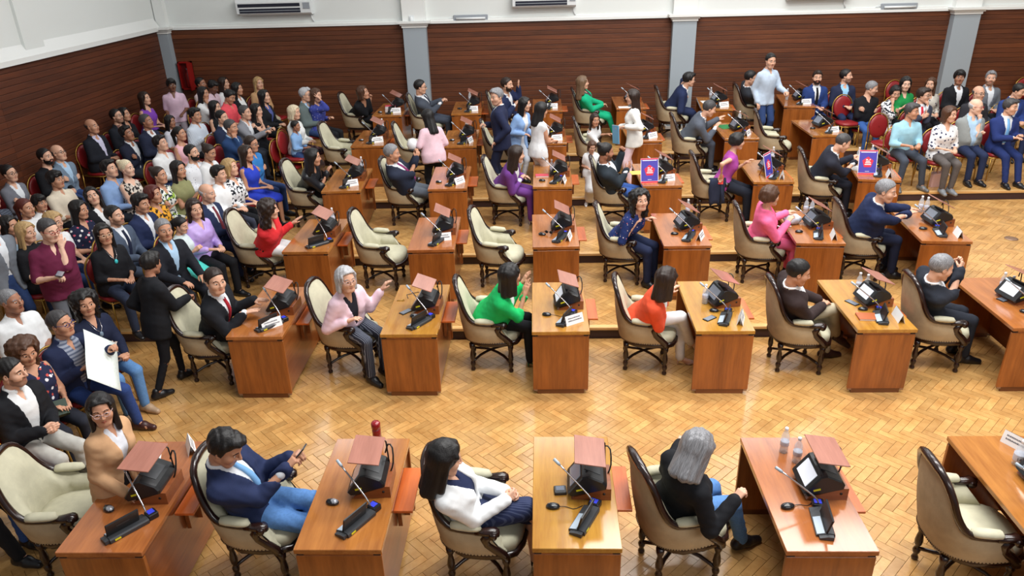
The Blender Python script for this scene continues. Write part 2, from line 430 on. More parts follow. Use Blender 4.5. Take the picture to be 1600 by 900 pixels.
# walls: plaster above, slats below
TOP = 10.4
m = MB(); m.box(XL - .3, XR + .3, WALL_Y, WALL_Y + .3, PANEL_Z, TOP, mi=0); m.box(XL - .3, XR + .3, WALL_Y, WALL_Y + .3, 0, PANEL_Z, mi=1)
wb = tag(m.build('wall_back', [M_white, M_gap]), kind='structure')
m = MB(); m.box(XL - .3, XL, STEP[0], WALL_Y, PANEL_Z, TOP, mi=0); m.box(XL - .3, XL, STEP[0], WALL_Y, 0, PANEL_Z, mi=1)
wl = tag(m.build('wall_left', [M_white, M_gap]), kind='structure')
m = MB(); m.box(XR, XR + .3, STEP[0], WALL_Y, PANEL_Z, TOP, mi=0); m.box(XR, XR + .3, STEP[0], WALL_Y, 0, PANEL_Z, mi=1)
tag(m.build('wall_right', [M_white, M_slat_dim]), kind='structure')
PF = WALL_Y - .2                                             # front of the pillars
pil = []
for a, b in (((236, 58), (262, 58)), ((629.5, 47.5), (665.5, 47.5)), ((1052, 35), (1089, 35)), ((1493, 19), (1534, 19))):
    pil.append((aty(*a, PF).x, aty(*b, PF).x))
pil[0] = (XL + .02, pil[0][1])
SP, NS = .096, 24
def slat_mesh(length, axis):
    m = MB(); h = SP - .004
    pr = [(-.022, 0), (-.002, .001), (0, .005), (0, h - .005), (-.002, h - .001), (-.022, h)]
    if axis == 0: m.prism([(-q[0], q[1]) for q in pr], 0, 0, length)
    else: m.prism(pr, 1, 0, length)
    return m.mesh('slat')
bays = [(pil[0][1], pil[1][0]), (pil[1][1], pil[2][0]), (pil[2][1], pil[3][0]), (pil[3][1], XR)]
for x0, x1 in bays:
    me = slat_mesh(x1 - x0, 0); me.materials.append(M_slat)
    for i in range(NS):
        z = PANEL_Z - (i + 1) * SP
        o = link('slat', me, wb); o.location = (x0, WALL_Y - .024 - rng.random() * .004, z)
for y0, y1 in ((5.0, 11.2), (11.2, PF)):
    me = slat_mesh(y1 - y0 - .004, 1); me.materials.append(M_slat_dim)
    for i in range(29):
        o = link('slat', me, wl); o.location = (XL + .024 + rng.random() * .004, y0, PANEL_Z - (i + 1) * SP)
m = MB(); m.box(XL, XR, WALL_Y - .07, WALL_Y, PANEL_Z, PANEL_Z + .05); m.box(XL, XR, WALL_Y - .04, WALL_Y, PANEL_Z + .05, PANEL_Z + .09)
tag(m.build('trim_6', M_trimw), kind='structure')
m = MB(); m.prism([(XL, PANEL_Z), (XL + .10, PANEL_Z), (XL + .10, PANEL_Z + .08), (XL, PANEL_Z + .26)], 1, STEP[0], PF)
tag(m.build('trim_7', M_trimw), kind='structure')
m = MB(); m.box(XL, XL + .05, 12.1, 12.6, PANEL_Z + .1, TOP)
tag(m.build('trim_8', M_white), kind='structure')
for i, (x0, x1) in enumerate(pil):
    m = MB(); m.box(x0, x1, PF, WALL_Y, .6, PANEL_Z - .06, mi=0)
    lo = x0 if i == 0 else x0 - .05
    for zz, d in ((0, .02), (.05, .05), (.09, .10)):
        m.box(max(XL, x0 - d), x1 + d, PF - d, WALL_Y, PANEL_Z - .06 + zz, PANEL_Z - .06 + zz + .045, mi=1)
    m.box(max(XL, x0 - .0), x1, PF + .04, WALL_Y, PANEL_Z + .07, TOP, mi=1)
    m.box(max(XL, x0 - .04), x1 + .04, PF - .04, WALL_Y, .6, .66, mi=1)
    tag(m.build('trim_%d' % (9 + i), [M_grey, M_trimw]), kind='structure')

# tall windows high in the back wall, above the picture
n = NT('window_daylight'); n.b.inputs['Base Color'].default_value = (.8, .85, .9, 1); n.b.inputs['Emission Color'].default_value = (.92, .96, 1, 1); n.b.inputs['Emission Strength'].default_value = 5.0; M_day = n.m
for i, (x0, x1) in enumerate(bays[:3]):
    c = (x0 + x1) / 2 if i < 3 else x0 + 2; m = MB()
    for a, b, c0, c1 in ((-1.3, 1.3, 6.3, 6.4), (-1.3, 1.3, 9.7, 9.8), (-1.3, -1.2, 6.3, 9.8), (1.2, 1.3, 6.3, 9.8), (-.04, .04, 6.4, 9.7), (-1.2, 1.2, 8.0, 8.08)): m.box(c + a, c + b, WALL_Y - .08, WALL_Y, c0, c1)
    w_ = tag(m.build('window_%d' % (i + 1), M_trimw), kind='structure')
    for a, b, c0, c1 in ((-1.2, -.04, 6.4, 8.0), (.04, 1.2, 6.4, 8.0), (-1.2, -.04, 8.08, 9.7), (.04, 1.2, 8.08, 9.7)):
        m = MB(); m.box(c + a, c + b, WALL_Y - .03, WALL_Y - .02, c0, c1); m.build('pane', M_day, w_)
# ------------------------------------------------------------------ fittings on the wall
M_plast = plain('plastic_white', (228, 232, 234), .35); M_dark = plain('plastic_dark', (22, 26, 44), .4); M_lite = plain('plastic_grey', (150, 156, 164), .5)
def air_con(px0, px1, pyb, label):
    y = WALL_Y - .22; a, b = aty(px0, pyb, y), aty(px1, pyb, y); w = b.x - a.x
    t = empty('air_conditioner', (a.x, WALL_Y, a.z)); tag(t, label, 'air conditioner', 'air conditioners on the white wall')
    m = MB(); m.prism([(-.16, 0), (-.22, .04), (-.23, .26), (-.20, .34), (0, .34), (0, 0)], 0, 0, w)
    m.build('casing', M_plast, t)
    m = MB(); m.box(.04, w * .86, -.232, -.20, .17, .235); m.build('intake_slot', M_dark, t)
    m = MB(); m.box(.06, w * .86, -.229, -.19, .05, .14); m.build('air_outlet', M_dark, t)
    m = MB(); m.box(.06, w * .86, -.236, -.222, .088, .10); m.build('louvre', M_lite, t)
    m = MB(); m.box(w * .9, w * .99, -.236, -.222, .12, .24); m.build('display_panel', M_lite, t)
    m = MB(); m.tube([(w * .96, -.05, .0), (w * .97, -.03, -.10), (w * 1.0, -.02, -.18)], .014); m.build('drain_pipe', M_plast, t)
air_con(371, 487, 25.5, 'white wall air conditioner above the dark left part of the panelling')
air_con(801, 900, 13.5, 'white wall air conditioner above the middle of the panelling')
air_con(1232, 1328, 1.0, 'white air conditioner at the top edge above the right-hand bay')
def tube_light(px0, px1, py, label):
    a, b = aty(px0, py, WALL_Y - .08), aty(px1, py, WALL_Y - .08); w = b.x - a.x
    t = empty('emergency_light', (a.x, WALL_Y, a.z)); tag(t, label, 'light', 'emergency tube lights on the white wall')
    m = MB(); m.cbox(.0, w, -.05, 0, -.06, .05, .01); m.build('housing', M_lite, t)
    m = MB(); m.tube([(.06, -.075, -.02), (w - .05, -.075, -.02)], .024, 10); m.build('tube', M_plast, t)
    m = MB(); m.tube([(.0, -.03, .0), (-.10, -.02, -.01), (-.16, -.01, -.08)], .008, 6); m.build('cable', M_plast, t)
tube_light(708, 762, 28, 'white emergency tube light right of the second grey pillar')
tube_light(1378, 1435, 10, 'white emergency tube light left of the rightmost grey pillar')
p = aty(643, 30, PF + .04); t = empty('motion_sensor', (p.x, PF + .04, p.z)); tag(t, 'small white motion sensor on the pilaster above the second pillar', 'sensor')
m = MB(); m.box(-.05, .05, -.02, 0, -.07, .07); m.build('back_plate', M_plast, t); m = MB(); m.ball((0, -.03, 0), .045, .04, .06); m.build('lens', M_plast, t)
# red fire cabinet
a, b = aty(276, 97, WALL_Y - .16), aty(304, 140, WALL_Y - .16)
M_red = plain('cabinet_red', (150, 22, 22), .3, coat=.4); M_redd = plain('cabinet_inside', (110, 14, 14), .5)
t = empty('fire_extinguisher_cabinet', (a.x, WALL_Y - .02, b.z)); tag(t, 'red fire extinguisher cabinet on the wall by the left corner pillar', 'cabinet')
w, h = b.x - a.x, a.z - b.z
m = MB(); m.box(0, w, -.02, 0, 0, h, mi=1)
for q in ((0, .03, 0, h), (w - .03, w, 0, h), (0, w, 0, .03), (0, w, h - .03, h)): m.box(q[0], q[1], -.14, 0, q[2], q[3])
m.build('case', [M_red, M_redd], t)
m = MB(); m.lathe([(.0, .04), (.055, .045), (.06, .07), (.06, .30), (.045, .35), (.02, .37), (.02, .42), (.0, .43)], (w * .62, -.08, 0)); ex = m.build('extinguisher', M_red, t)
m = MB(); m.box(w * .62 - .02, w * .62 + .09, -.09, -.07, .41, .45); m.build('handle', M_lite, ex)
m = MB(); m.box(w, w + .02, -.30, -.14, 0, h); m.build('door', M_red, t)
# ------------------------------------------------------------------ carved armchair
M_fab_in = fabric((192, 188, 164), 'plain', rough=.75); M_fab_out = fabric((176, 160, 132), 'plain', rough=.7)
M_carve = wood('walnut_dark', (22, 11, 9), (44, 24, 20), 2, 1, .24, .3); M_nail = plain('nail', (70, 50, 30), .4, .6)
def spline(P, n):
    P = [Vector(p) for p in P]; out = []; m = len(P) - 1
    for i in range(n + 1):
        t = i / n * m; k = min(int(t), m - 1); u = t - k
        a, b, c, d = P[max(k - 1, 0)], P[k], P[k + 1], P[min(k + 2, m)]
        out.append(.5 * ((2 * b) + (c - a) * u + (2 * a - 5 * b + 4 * c - d) * u * u + (3 * b - a - 3 * c + d) * u ** 3))
    return out
def both(h):                                               # right half (front -> back centre) to the full U, right arm first
    return h + [Vector((p.x, -p.y, p.z)) for p in reversed(h[:-1])]
NSP = 18
topc = both(spline([(.10, -.30, .625), (-.02, -.305, .635), (-.125, -.302, .650), (-.205, -.288, .70), (-.262, -.266, .80), (-.298, -.240, .91), (-.334, -.19, 1.01), (-.354, -.10, 1.058), (-.36, 0, 1.068)], NSP))
basec = both(spline([(.235, -.265, .40), (.12, -.285, .40), (0, -.29, .40), (-.10, -.275, .40), (-.18, -.245, .40), (-.235, -.20, .40), (-.27, -.14, .40), (-.285, -.07, .40), (-.288, 0, .40)], NSP))
def inward(p, d):
    c = Vector((.02 if p.x > -.05 else .05, 0, p.z)); v = c - p; v.z = 0
    if p.x > -.05: v = Vector((0, -p.y, 0))
    return p + v.normalized() * d
def armchair_template():
    t = empty('armchair'); tag(t, 'armchair', 'armchair', 'cream carved armchairs')
    # outer shell
    rows = []
    for k in range(7):
        u = k / 6; rows.append([b.lerp(c, u) + (inward(b.lerp(c, u), -.018 * math.sin(math.pi * u)) - b.lerp(c, u)) for b, c in zip(basec, topc)])
    m = MB(); m.grid(rows); m.build('outer_back', M_fab_out, t)
    # padded inside: from the top rail down to the seat
    rows = []
    for k in range(8):
        u = k / 7; r_ = []
        for b, c in zip(basec, topc):
            q = c.lerp(Vector((b.x, b.y, .455)), u); d = .016 + .06 * math.sin(min(1, u * 2.2) * math.pi / 2) * (1 if c.z > .7 else .8) + .02 * math.sin(u * math.pi)
            r_.append(inward(q, d))
        rows.append(list(reversed(r_)))
    m = MB(); m.grid(rows); m.build('inner_back', M_fab_in, t)
    col = [list(reversed(r_)) for r_ in rows]
    for e in (0, -1):
        o_ = [basec[e].lerp(topc[e], k / 7) for k in range(8)]; i_ = [col[7 - k][e] for k in range(8)]
        m = MB(); m.grid([o_, i_] if e else [i_, o_], smooth=False); m.build('arm_front', M_fab_in, t)
    # carved rail over the back and arms
    m = MB(); mid = len(topc) // 2
    m.tube([p + Vector((-.004, 0, .004)) for p in topc], [.020 if abs(i - mid) > 13 else .026 + .006 * (abs(i - mid) < 3) for i in range(len(topc))], 8)
    m.build('top_rail', M_carve, t)
    for s in (-1, 1):
        m = MB(); pts = [(-.165, .29, .667), (-.145, .292, .683), (-.10, .296, .684), (-.02, .297, .676), (.035, .297, .672), (.06, .297, .655)]
        m.tube([(x, s * y, z) for x, y, z in pts], [.012, .036, .043, .043, .038, .014], 10, squash=(.75, 1.05)); m.build('arm_pad', M_fab_in, t)
        m = MB(); m.tube([(.02, s * .30, .636), (.09, s * .302, .64), (.145, s * .304, .646), (.175, s * .304, .636), (.182, s * .304, .616)], [.03, .036, .04, .038, .022], 8, squash=(.8, 1)); sc = m.build('arm_scroll', M_carve, t)
        m = MB(); m.tube([(.15, s * .262, .63), (.15, s * .346, .63)], .030, 10); m.build('volute', M_carve, sc)
        m = MB(); m.tube([(.13, s * .300, .63), (.085, s * .296, .57), (.10, s * .292, .52), (.165, s * .286, .46), (.215, s * .276, .41), (.228, s * .27, .36)], [.03, .036, .034, .034, .032, .030], 8, squash=(1.15, .85)); m.build('arm_post', M_carve, t)
    # seat
    def plan(d):
        fr = [(.292, -.205), (.333, -.11), (.345, 0)]; f = [Vector((x, y, 0)) for x, y in fr]
        bk = [Vector((p.x + .05 * (p.x < -.1), p.y * .90, 0)) for p in basec[::3]]
        full = bk + [Vector((p.x, -p.y, 0)) for p in f] + [Vector((p.x, p.y, 0)) for p in reversed(f[:-1])]
        c = Vector((.02, 0, 0)); return [c + (p - c) * d for p in full]
    rows = []
    for d, z in ((.97, .385), (1.0, .41), (1.01, .45), (.98, .478), (.90, .495), (.7, .508), (.35, .514), (.0005, .516)):
        rows.append([Vector((p.x, p.y, z)) for p in plan(d)])
    m = MB(); m.grid(rows, closed=True); m.build('seat_cushion', M_fab_in, t)
    rows = [[Vector((p.x, p.y, z)) for p in plan(d)] for d, z in ((.9, .345), (1.05, .345), (1.075, .36), (1.075, .385), (1.055, .395), (.92, .395))]
    m = MB(); m.grid(rows, closed=True); m.build('seat_rail', M_carve, t)
    pr = [(.012, 0), (.024, .004), (.028, .02), (.022, .035), (.016, .05), (.026, .07), (.03, .095), (.022, .115), (.015, .13), (.027, .15), (.031, .19), (.024, .24), (.018, .27), (.03, .30), (.033, .35)]
    LG = [(.225, -.235), (.225, .235), (-.205, -.165), (-.205, .165)]
    m = MB(); m.lathe(pr, n=9); leg = m.mesh('leg'); leg.materials.append(M_carve)
    for x, y in LG: o = link('leg', leg, t); o.location = (x, y, 0)
    for a, b in ((0, 3), (1, 2)):
        (x0, y0), (x1, y1) = LG[a], LG[b]; cx, cy = (x0 + x1) / 2, 0
        pts = spline([(x0, y0, .11), (x0 * .62 + cx * .38, y0 * .5, .145), (0, 0, .17), (x1 * .62 + cx * .38, y1 * .5, .145), (x1, y1, .11)], 8)
        m = MB(); m.tube(pts, .016, 6); m.build('stretcher', M_carve, t)
    m = MB()
    for i in range(0, len(basec) - 1):
        for u in (0, .5):
            q = basec[i].lerp(basec[i + 1], u); q = inward(q, -.006) + Vector((0, 0, .008)); m.ball(q, .006, n=5, m=3)
    o = m.build('nail_trim', M_nail, t); o['kind'] = 'stuff'
    return template(t)
ARM = armchair_template(); arm_first = True
def armchair(x, y, rz, label, z=0):
    global arm_first
    if arm_first:
        arm_first = False; r = ARM[0][0]; r.location = (x, y, z); r.rotation_euler = (0, 0, rz); r['label'] = label; return r
    return dup(ARM, (x, y, z), rz, label)

# ------------------------------------------------------------------ banquet chair
M_vinyl = plain('vinyl_red', (140, 30, 34), .4, coat=.1); M_gold = plain('gold_frame', (176, 138, 66), .35, .75)
def banquet_template():
    t = empty('banquet_chair'); tag(t, 'banquet chair', 'chair')
    rows = [[Vector((.02 + .21 * d * math.copysign(abs(math.cos(a)) ** .7, math.cos(a)), .2 * d * math.copysign(abs(math.sin(a)) ** .7, math.sin(a)), z)) for a in [2 * math.pi * k / 16 for k in range(16)]]
            for d, z in ((.9, .41), (1, .425), (1, .45), (.93, .465), (.6, .475), (.05, .478))]
    m = MB(); m.grid(rows, closed=True); m.build('seat', M_vinyl, t)
    rows = []
    for d, o in ((.05, .028), (.7, .026), (.95, .016), (1.0, 0), (.95, -.016), (.7, -.022), (.05, -.024)):
        rows.append([Vector((-.215 - .09 * ((.20 * d * math.sin(a)) + .2) + o, .185 * d * math.cos(a), .70 + .215 * d * math.sin(a))) for a in [2 * math.pi * k / 18 for k in range(18)]])
    m = MB(); m.grid(list(reversed(rows)), closed=True); m.build('backrest', M_vinyl, t)
    m = MB(); pts = [(-.205, -.2, .43), (-.215, -.2, .62)] + [(-.222 - .09 * (.21 * math.sin(a) + .2), -.2 * math.cos(a), .70 + .235 * math.sin(a)) for a in [math.pi * k / 10 for k in range(0, 11)]] + [(-.215, .2, .62), (-.205, .2, .43)]
    m.tube(pts, .012, 6); m.build('back_frame', M_gold, t)
    m = MB(); m.tube([(.2, -.17, .40), (.2, .17, .40), (-.2, .18, .40), (-.2, -.18, .40), (.2, -.17, .40)], .011, 6); m.build('seat_frame', M_gold, t)
    for s in (-1, 1):
        m = MB(); m.tube([(.19, s * .17, .42), (.20, s * .18, .2), (.21, s * .185, 0)], .011, 6); m.build('leg', M_gold, t)
        m = MB(); m.tube([(-.205, s * .2, .43), (-.23, s * .195, .2), (-.27, s * .19, 0)], .011, 6); m.build('leg', M_gold, t)
    return template(t)
BAN = banquet_template(); ban_first = True
def banquet(x, y, z, rz, label, group=None):
    global ban_first
    if ban_first:
        ban_first = False; r = BAN[0][0]; r.location = (x, y, z); r.rotation_euler = (0, 0, rz); r['label'] = label
        if group: r['group'] = group
        return r
    return dup(BAN, (x, y, z), rz, label, group)

# ------------------------------------------------------------------ desk
DW, DL, DH = .599, 1.24, .76
WT = (112, 59, 22), (164, 95, 40)
M_dtop = wood('desk_top', (132, 72, 36), (176, 106, 56), 1, .8, .17, .5, tone=((150, 98, 34), (186, 138, 56)))
M_dend = wood('desk_end', *WT, 2, .7, .3, .3); M_dside = wood('desk_side', (104, 52, 22), (150, 84, 38), 1, .7, .3, .3)
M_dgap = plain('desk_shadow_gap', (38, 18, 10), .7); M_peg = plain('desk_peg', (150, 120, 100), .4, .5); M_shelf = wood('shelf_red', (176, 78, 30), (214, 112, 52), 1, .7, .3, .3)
M_plinth = wood('plinth', (84, 46, 22), (120, 70, 36), 0, .7, .4, .1)
def desk_template():
    t = empty('desk'); tag(t, 'desk', 'desk', 'wooden desks of the chamber')
    m = MB(); m.cbox(0, DW, 0, DL, DH - .036, DH, .004); m.build('worktop', M_dtop, t)
    for y0 in (.012, DL - .04):
        m = MB(); m.box(.02, DW - .02, y0 + .004, y0 + .026, DH - .062, DH - .036); m.build('rail', M_dend, t)
        m = MB(); m.cbox(.006, DW - .006, y0, y0 + .028, .055, DH - .062, .003); m.build('end_panel', M_dend, t)
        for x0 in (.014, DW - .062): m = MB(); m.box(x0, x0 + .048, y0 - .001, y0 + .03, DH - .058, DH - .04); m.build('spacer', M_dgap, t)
        m = MB(); m.box(.05, DW - .05, y0 + .004, y0 + .024, 0, .055); m.build('plinth', M_plinth, t)
        for x0 in (.012, DW - .05): m = MB(); m.box(x0, x0 + .038, y0, y0 + .02, .035, .055); m.build('foot_plate', M_peg, t)
    m = MB(); m.box(DW - .05, DW - .026, .04, DL - .04, .055, DH - .062); m.build('front_panel', M_dside, t)
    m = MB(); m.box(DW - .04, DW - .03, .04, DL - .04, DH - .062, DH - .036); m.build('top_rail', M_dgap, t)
    m = MB(); m.cbox(DW - .02, DW + .125, .50, 1.0, .632, .652, .003); m.build('side_shelf', M_shelf, t)
    m = MB(); m.box(DW - .02, DW + .06, .60, .97, .10, .632); m.build('side_box', M_dside, t)
    return template(t)
DESK = desk_template(); desk_first = True
m = MB(); m.box(DW - .02, DW + .012, .62, .95, .40, .632); m.box(DW - .02, DW + .05, .74, .80, .40, .632); BRACK = m.mesh('side_bracket'); BRACK.materials.append(M_dside)
def desk(x, y, z, rz, tone, label):
    global desk_first
    if desk_first:
        desk_first = False; r = DESK[0][0]; r.location = (x, y, z); r.rotation_euler = (0, 0, rz); r['label'] = label; new = r
    else: new = dup(DESK, (x, y, z), rz, label)
    for c in new.children:
        if c.name.startswith('worktop'): c['tone'] = tone
        if c.name.startswith('side_box') and y < 5: c.data = BRACK; c.name = 'side_bracket'
    return new

# ------------------------------------------------------------------ things on the desks
M_blk = plain('console_black', (24, 25, 28), .38); M_blk2 = plain('console_grey', (52, 54, 58), .45); M_chrome = plain('chrome', (190, 188, 192), .22, .9)
M_scr = plain('screen_glass', (92, 98, 112), .12, coat=.6); M_scr.node_tree.nodes['Principled BSDF'].inputs['Emission Color'].default_value = (.62, .68, .78, 1); M_scr.node_tree.nodes['Principled BSDF'].inputs['Emission Strength'].default_value = .16; n = NT('screen_lit'); n.b.inputs['Base Color'].default_value = (.5, .52, .56, 1); n.b.inputs['Emission Color'].default_value = (.86, .90, 1, 1); n.b.inputs['Emission Strength'].default_value = .55; M_scron = n.m
M_pad = plain('keypad_pale', (168, 182, 196), .3); M_yel = plain('sticker_yellow', (222, 216, 40), .5)
M_lid = wood('lid_mahogany', (142, 90, 76), (172, 116, 100), 1, .8, .3, .3); M_cable = plain('cable_black', (18, 18, 20), .5)
M_led = plain('led_blue', (60, 70, 210), .3)
M_box = wood('monitor_box', (112, 56, 28), (150, 84, 44), 0, .8, .35, .2)
def lean(p0, ax, ang): return Matrix.Translation(p0) @ Matrix.Rotation(ang, 4, ax) @ Matrix.Translation(-Vector(p0))
def mic_template():
    """conference console: long wedge base, upright flap along it, gooseneck; y is its long axis, the sitter is on the -x side"""
    t = empty('microphone_console'); tag(t, 'mic', 'microphone', 'conference microphone consoles')
    m = MB(); m.prism([(-.062, .004), (-.062, .016), (.01, .036), (.05, .036), (.058, .026), (.058, .004)], 1, .03, .30)
    m.prism([(-.045, .004), (-.045, .016), (.01, .03), (.045, .03), (.045, .004)], 1, .0, .03); m.build('base', M_blk2, t)
    Mk = Matrix.Translation((-.062, 0, .0165)) @ Matrix.Rotation(R(-15.5), 4, 'Y')
    m = MB(); m.box(.006, .056, .035, .20, .0, .003, Mk); m.build('keypad', M_pad, t)
    Mf = Matrix.Translation((.004, .03, .034)) @ Matrix.Rotation(R(14), 4, 'Y')
    m = MB(); m.cbox(-.007, .007, 0, .225, 0, .112, .004, Mf); fl = m.build('flap', M_blk, t)
    m = MB(); m.box(.0065, .0085, .07, .16, .055, .066, Mf); m.build('speaker_slot', M_blk2, fl)
    m = MB(); m.box(.0572, .0592, .06, .10, .008, .022); m.build('sticker', M_yel, t)
    m = MB(); m.cbox(-.035, .045, .302, .375, .004, .045, .006); m.build('display_block', M_blk, t)
    m = MB(); m.box(-.025, .025, .315, .36, .045, .0475); m.build('display', M_led, t)
    gp = spline([(0, .31, .05), (-.03, .312, .10), (-.14, .32, .185), (-.265, .33, .275)], 8)
    m = MB(); m.tube(gp, [.0065] * 9, 6); g = m.build('gooseneck', M_chrome, t)
    d = (gp[-1] - gp[-2]).normalized(); m = MB(); m.tube([gp[-1], gp[-1] + d * .012, gp[-1] + d * .06], [.008, .012, .011], 8); m.build('capsule', M_pad, g)
    return template(t)
def screen_template():
    """touch terminal in a black wedge case on a wooden block; screen looks towards -x"""
    t = empty('touch_terminal'); tag(t, 'screen', 'screen', 'black touch terminals')
    m = MB(); m.prism([(0, 0), (.285, 0), (.285, .10), (.25, .10), (.02, .02)], 1, 0, .28); bx = m.build('wooden_block', M_box, t)
    m = MB(); m.tube([(.235, -.003, .055), (.235, .004, .055)], .010, 8); m.build('lock', M_cable, bx)
    pr = [(-.01, .03), (-.03, .055), (.0265, .135), (.075, .203), (.12, .215), (.23, .165), (.255, .13), (.25, .10)]
    m = MB(); k = .016; n = len(pr); c = (.11, .12)
    rows = []
    for y, s_ in ((-.012, .90), (0.0, .985), (.02, 1.0), (.25, 1.0), (.272, .985), (.284, .90)):
        rows.append([Vector((c[0] + (p[0] - c[0]) * s_, y, c[1] + (p[1] - c[1]) * s_)) for p in pr])
    m.grid(rows, closed=True, smooth=False); m.add(list(reversed(rows[0])), [tuple(range(n))]); m.add(rows[-1], [tuple(range(n))])
    cs = m.build('case', M_blk, t)
    p0, p1 = Vector((-.022, 0, .068)), Vector((.066, 0, .193)); d = (p1 - p0).normalized(); nn = Vector((-d.z, 0, d.x))
    def quad(a, b, y0, y1, lift):
        q0, q1 = p0.lerp(p1, a) + nn * lift, p0.lerp(p1, b) + nn * lift; q2, q3 = q1 - nn * .006, q0 - nn * .006
        return [(q.x, q.z) for q in (q0, q1, q2, q3)], y0, y1
    pl, y0, y1 = quad(.16, .95, .035, .235, .0035); m = MB(); m.prism(pl, 1, y0, y1); m.build('display', M_scr, t)
    m = MB(); m.box(.035, .085, -.0135, -.0115, .085, .10, lean(Vector((.05, 0, .09)), 'Y', R(-18))); m.build('sticker', M_yel, cs)
    m = MB(); m.box(.10, .225, .06, .22, -.003, .004, Matrix.Translation((0, 0, .268)) @ Matrix.Rotation(R(24.5), 4, 'Y') @ Matrix.Translation((0, 0, 0))); m.build('vent', M_blk2, cs)
    return template(t)
def lid_mesh():
    m = MB(); m.cbox(-.11, .11, -.165, .165, -.004, .004, .002); me = m.mesh('lid_board'); me.materials.append(M_lid); return me
MIC = mic_template(); SCRT = screen_template(); LID = lid_mesh(); first = {'mic': True, 'scr': True}
def terminal(loc, rz, tilt, label):
    r = place('scr', SCRT, loc, rz, label); t = R(tilt)
    L = link('lid_board', LID, r); L.location = (.02 + .11 * math.cos(t), .11, .365 - .11 * math.sin(t)); L.rotation_euler = (0, t, 0)
    e = Vector((.02 + .205 * math.cos(t), .25, .365 - .205 * math.sin(t)))
    m = MB(); m.tube([e, e + Vector((.02, 0, -.02)), (.25, .25, .12)], .006, 6); m.build('lid_arm', M_cable, r)
    m = MB(); m.tube(spline([(.225, .27, .20), (.25, .28, .27), (.285, .25, .26), (.29, .20, .16), (.27, .18, .10)], 8), .006, 6); m.build('cable', M_cable, r)
    return r
def place(key, tpl, loc, rz, label):
    if first.get(key, False):
        first[key] = False; r = tpl[0][0]; r.location = loc; r.rotation_euler = (0, 0, rz); r['label'] = label; return r
    return dup(tpl, loc, rz, label)
m = MB(); m.ball((0, 0, .012), .032, .052, .022, 12, 6); MOUSE = m.mesh('mouse_body')
M_mouse = plain('mouse_black', (22, 24, 30), .25, coat=.4); M_mouse2 = plain('mouse_silver', (168, 170, 178), .25, .4)
def mouse(loc, rz, label, silver=False, cable=None):
    t = empty('computer_mouse', loc, rz); tag(t, label, 'mouse', 'computer mice on the desks')
    if cable: m = MB(); m.tube(spline([(0, -.045, .012), (.01, -.09, .005), (-.01, -.15, .005), (.03, -.21, .005)], 8), .0025, 5); m.build('cable', M_cable, t)
    o = link('body', MOUSE.copy(), t, M_mouse); m = MB(); m.box(-.003, .003, .02, .035, .028, .034); m.build('wheel', M_blk2, t)
    if silver: m = MB(); m.ball((0, -.012, .016), .028, .036, .021, 10, 5); m.build('palm_cover', M_mouse2, t)
M_card = plain('card_white', (236, 238, 240), .6); M_ink = plain('card_ink', (60, 64, 78), .7)
def name_card(loc, rz, label, w=.20, h=.10):
    t = empty('name_card', loc, rz); tag(t, label, 'name card', 'folded white name cards')
    m = MB(); d = .034; th = .0015
    m.prism([(-d, 0), (-d + th * 2, 0), (th, h), (-th, h)], 0, -w / 2, w / 2); m.prism([(d, 0), (th, h), (-th, h), (d - th * 2, 0)], 0, -w / 2, w / 2)
    m.build('card', M_card, t)
    for li, (zz, k) in enumerate(((.62, 7), (.36, 9))):
        m = MB(); x = -w * .36; e = w * (.30 if li == 0 else .38)
        while x < e:
            ww = w * rng.uniform(.028, .05); hz = h * .13 * rng.choice((.8, 1, 1)); y0 = -d * (1 - zz)
            S = Vector((0, d, h)).normalized(); nn = Vector((0, -h, d)).normalized()
            o0 = Vector((x, -d, 0)) + S * (zz * (h ** 2 + d ** 2) ** .5); 
            q = [o0 + nn * .0012, o0 + Vector((ww * .72, 0, 0)) + nn * .0012, o0 + Vector((ww * .72, 0, 0)) + S * hz + nn * .0012, o0 + S * hz + nn * .0012]
            m.add(q, [(0, 1, 2, 3)]); x += ww
        m.build('lettering', M_ink, t)
def glass(name, col, rough=.05, ior=1.33, a=1.0):
    n = NT(name); n.b.inputs['Base Color'].default_value = srgb(*col); n.b.inputs['Transmission Weight'].default_value = 1; n.b.inputs['Roughness'].default_value = rough; n.b.inputs['IOR'].default_value = ior; return n.m
M_pet = plain('bottle_clear', (226, 232, 238), .08, coat=.5); M_pet.node_tree.nodes['Principled BSDF'].inputs['Alpha'].default_value = .34; M_capw = plain('cap_white', (236, 236, 240), .4); M_lab = plain('bottle_label', (200, 206, 222), .5); M_water = plain('water', (200, 214, 224), .05); M_water.node_tree.nodes['Principled BSDF'].inputs['Alpha'].default_value = .30
M_labb = plain('label_blue', (70, 84, 170), .5)
def bottle_template():
    t = empty('water_bottle'); tag(t, 'bottle', 'bottle', 'clear water bottles')
    m = MB(); m.lathe([(.028, 0), (.033, .006), (.032, .05), (.033, .055), (.032, .10), (.033, .14), (.028, .165), (.014, .195), (.012, .21)], n=12); m.build('bottle', M_pet, t)
    m = MB(); m.lathe([(.014, .207), (.0145, .21), (.0145, .226), (.012, .229)], n=10); m.build('cap', M_capw, t)
    m = MB(); m.lathe([(.0335, .07), (.0338, .072), (.0338, .105), (.0335, .107)], n=12); m.build('label', M_lab, t)
    m = MB(); m.lathe([(.027, .006), (.030, .009), (.030, .085), (.0295, .088)], n=12); m.build('water', M_water, t)
    return template(t)
BOT = bottle_template(); first['bot'] = True
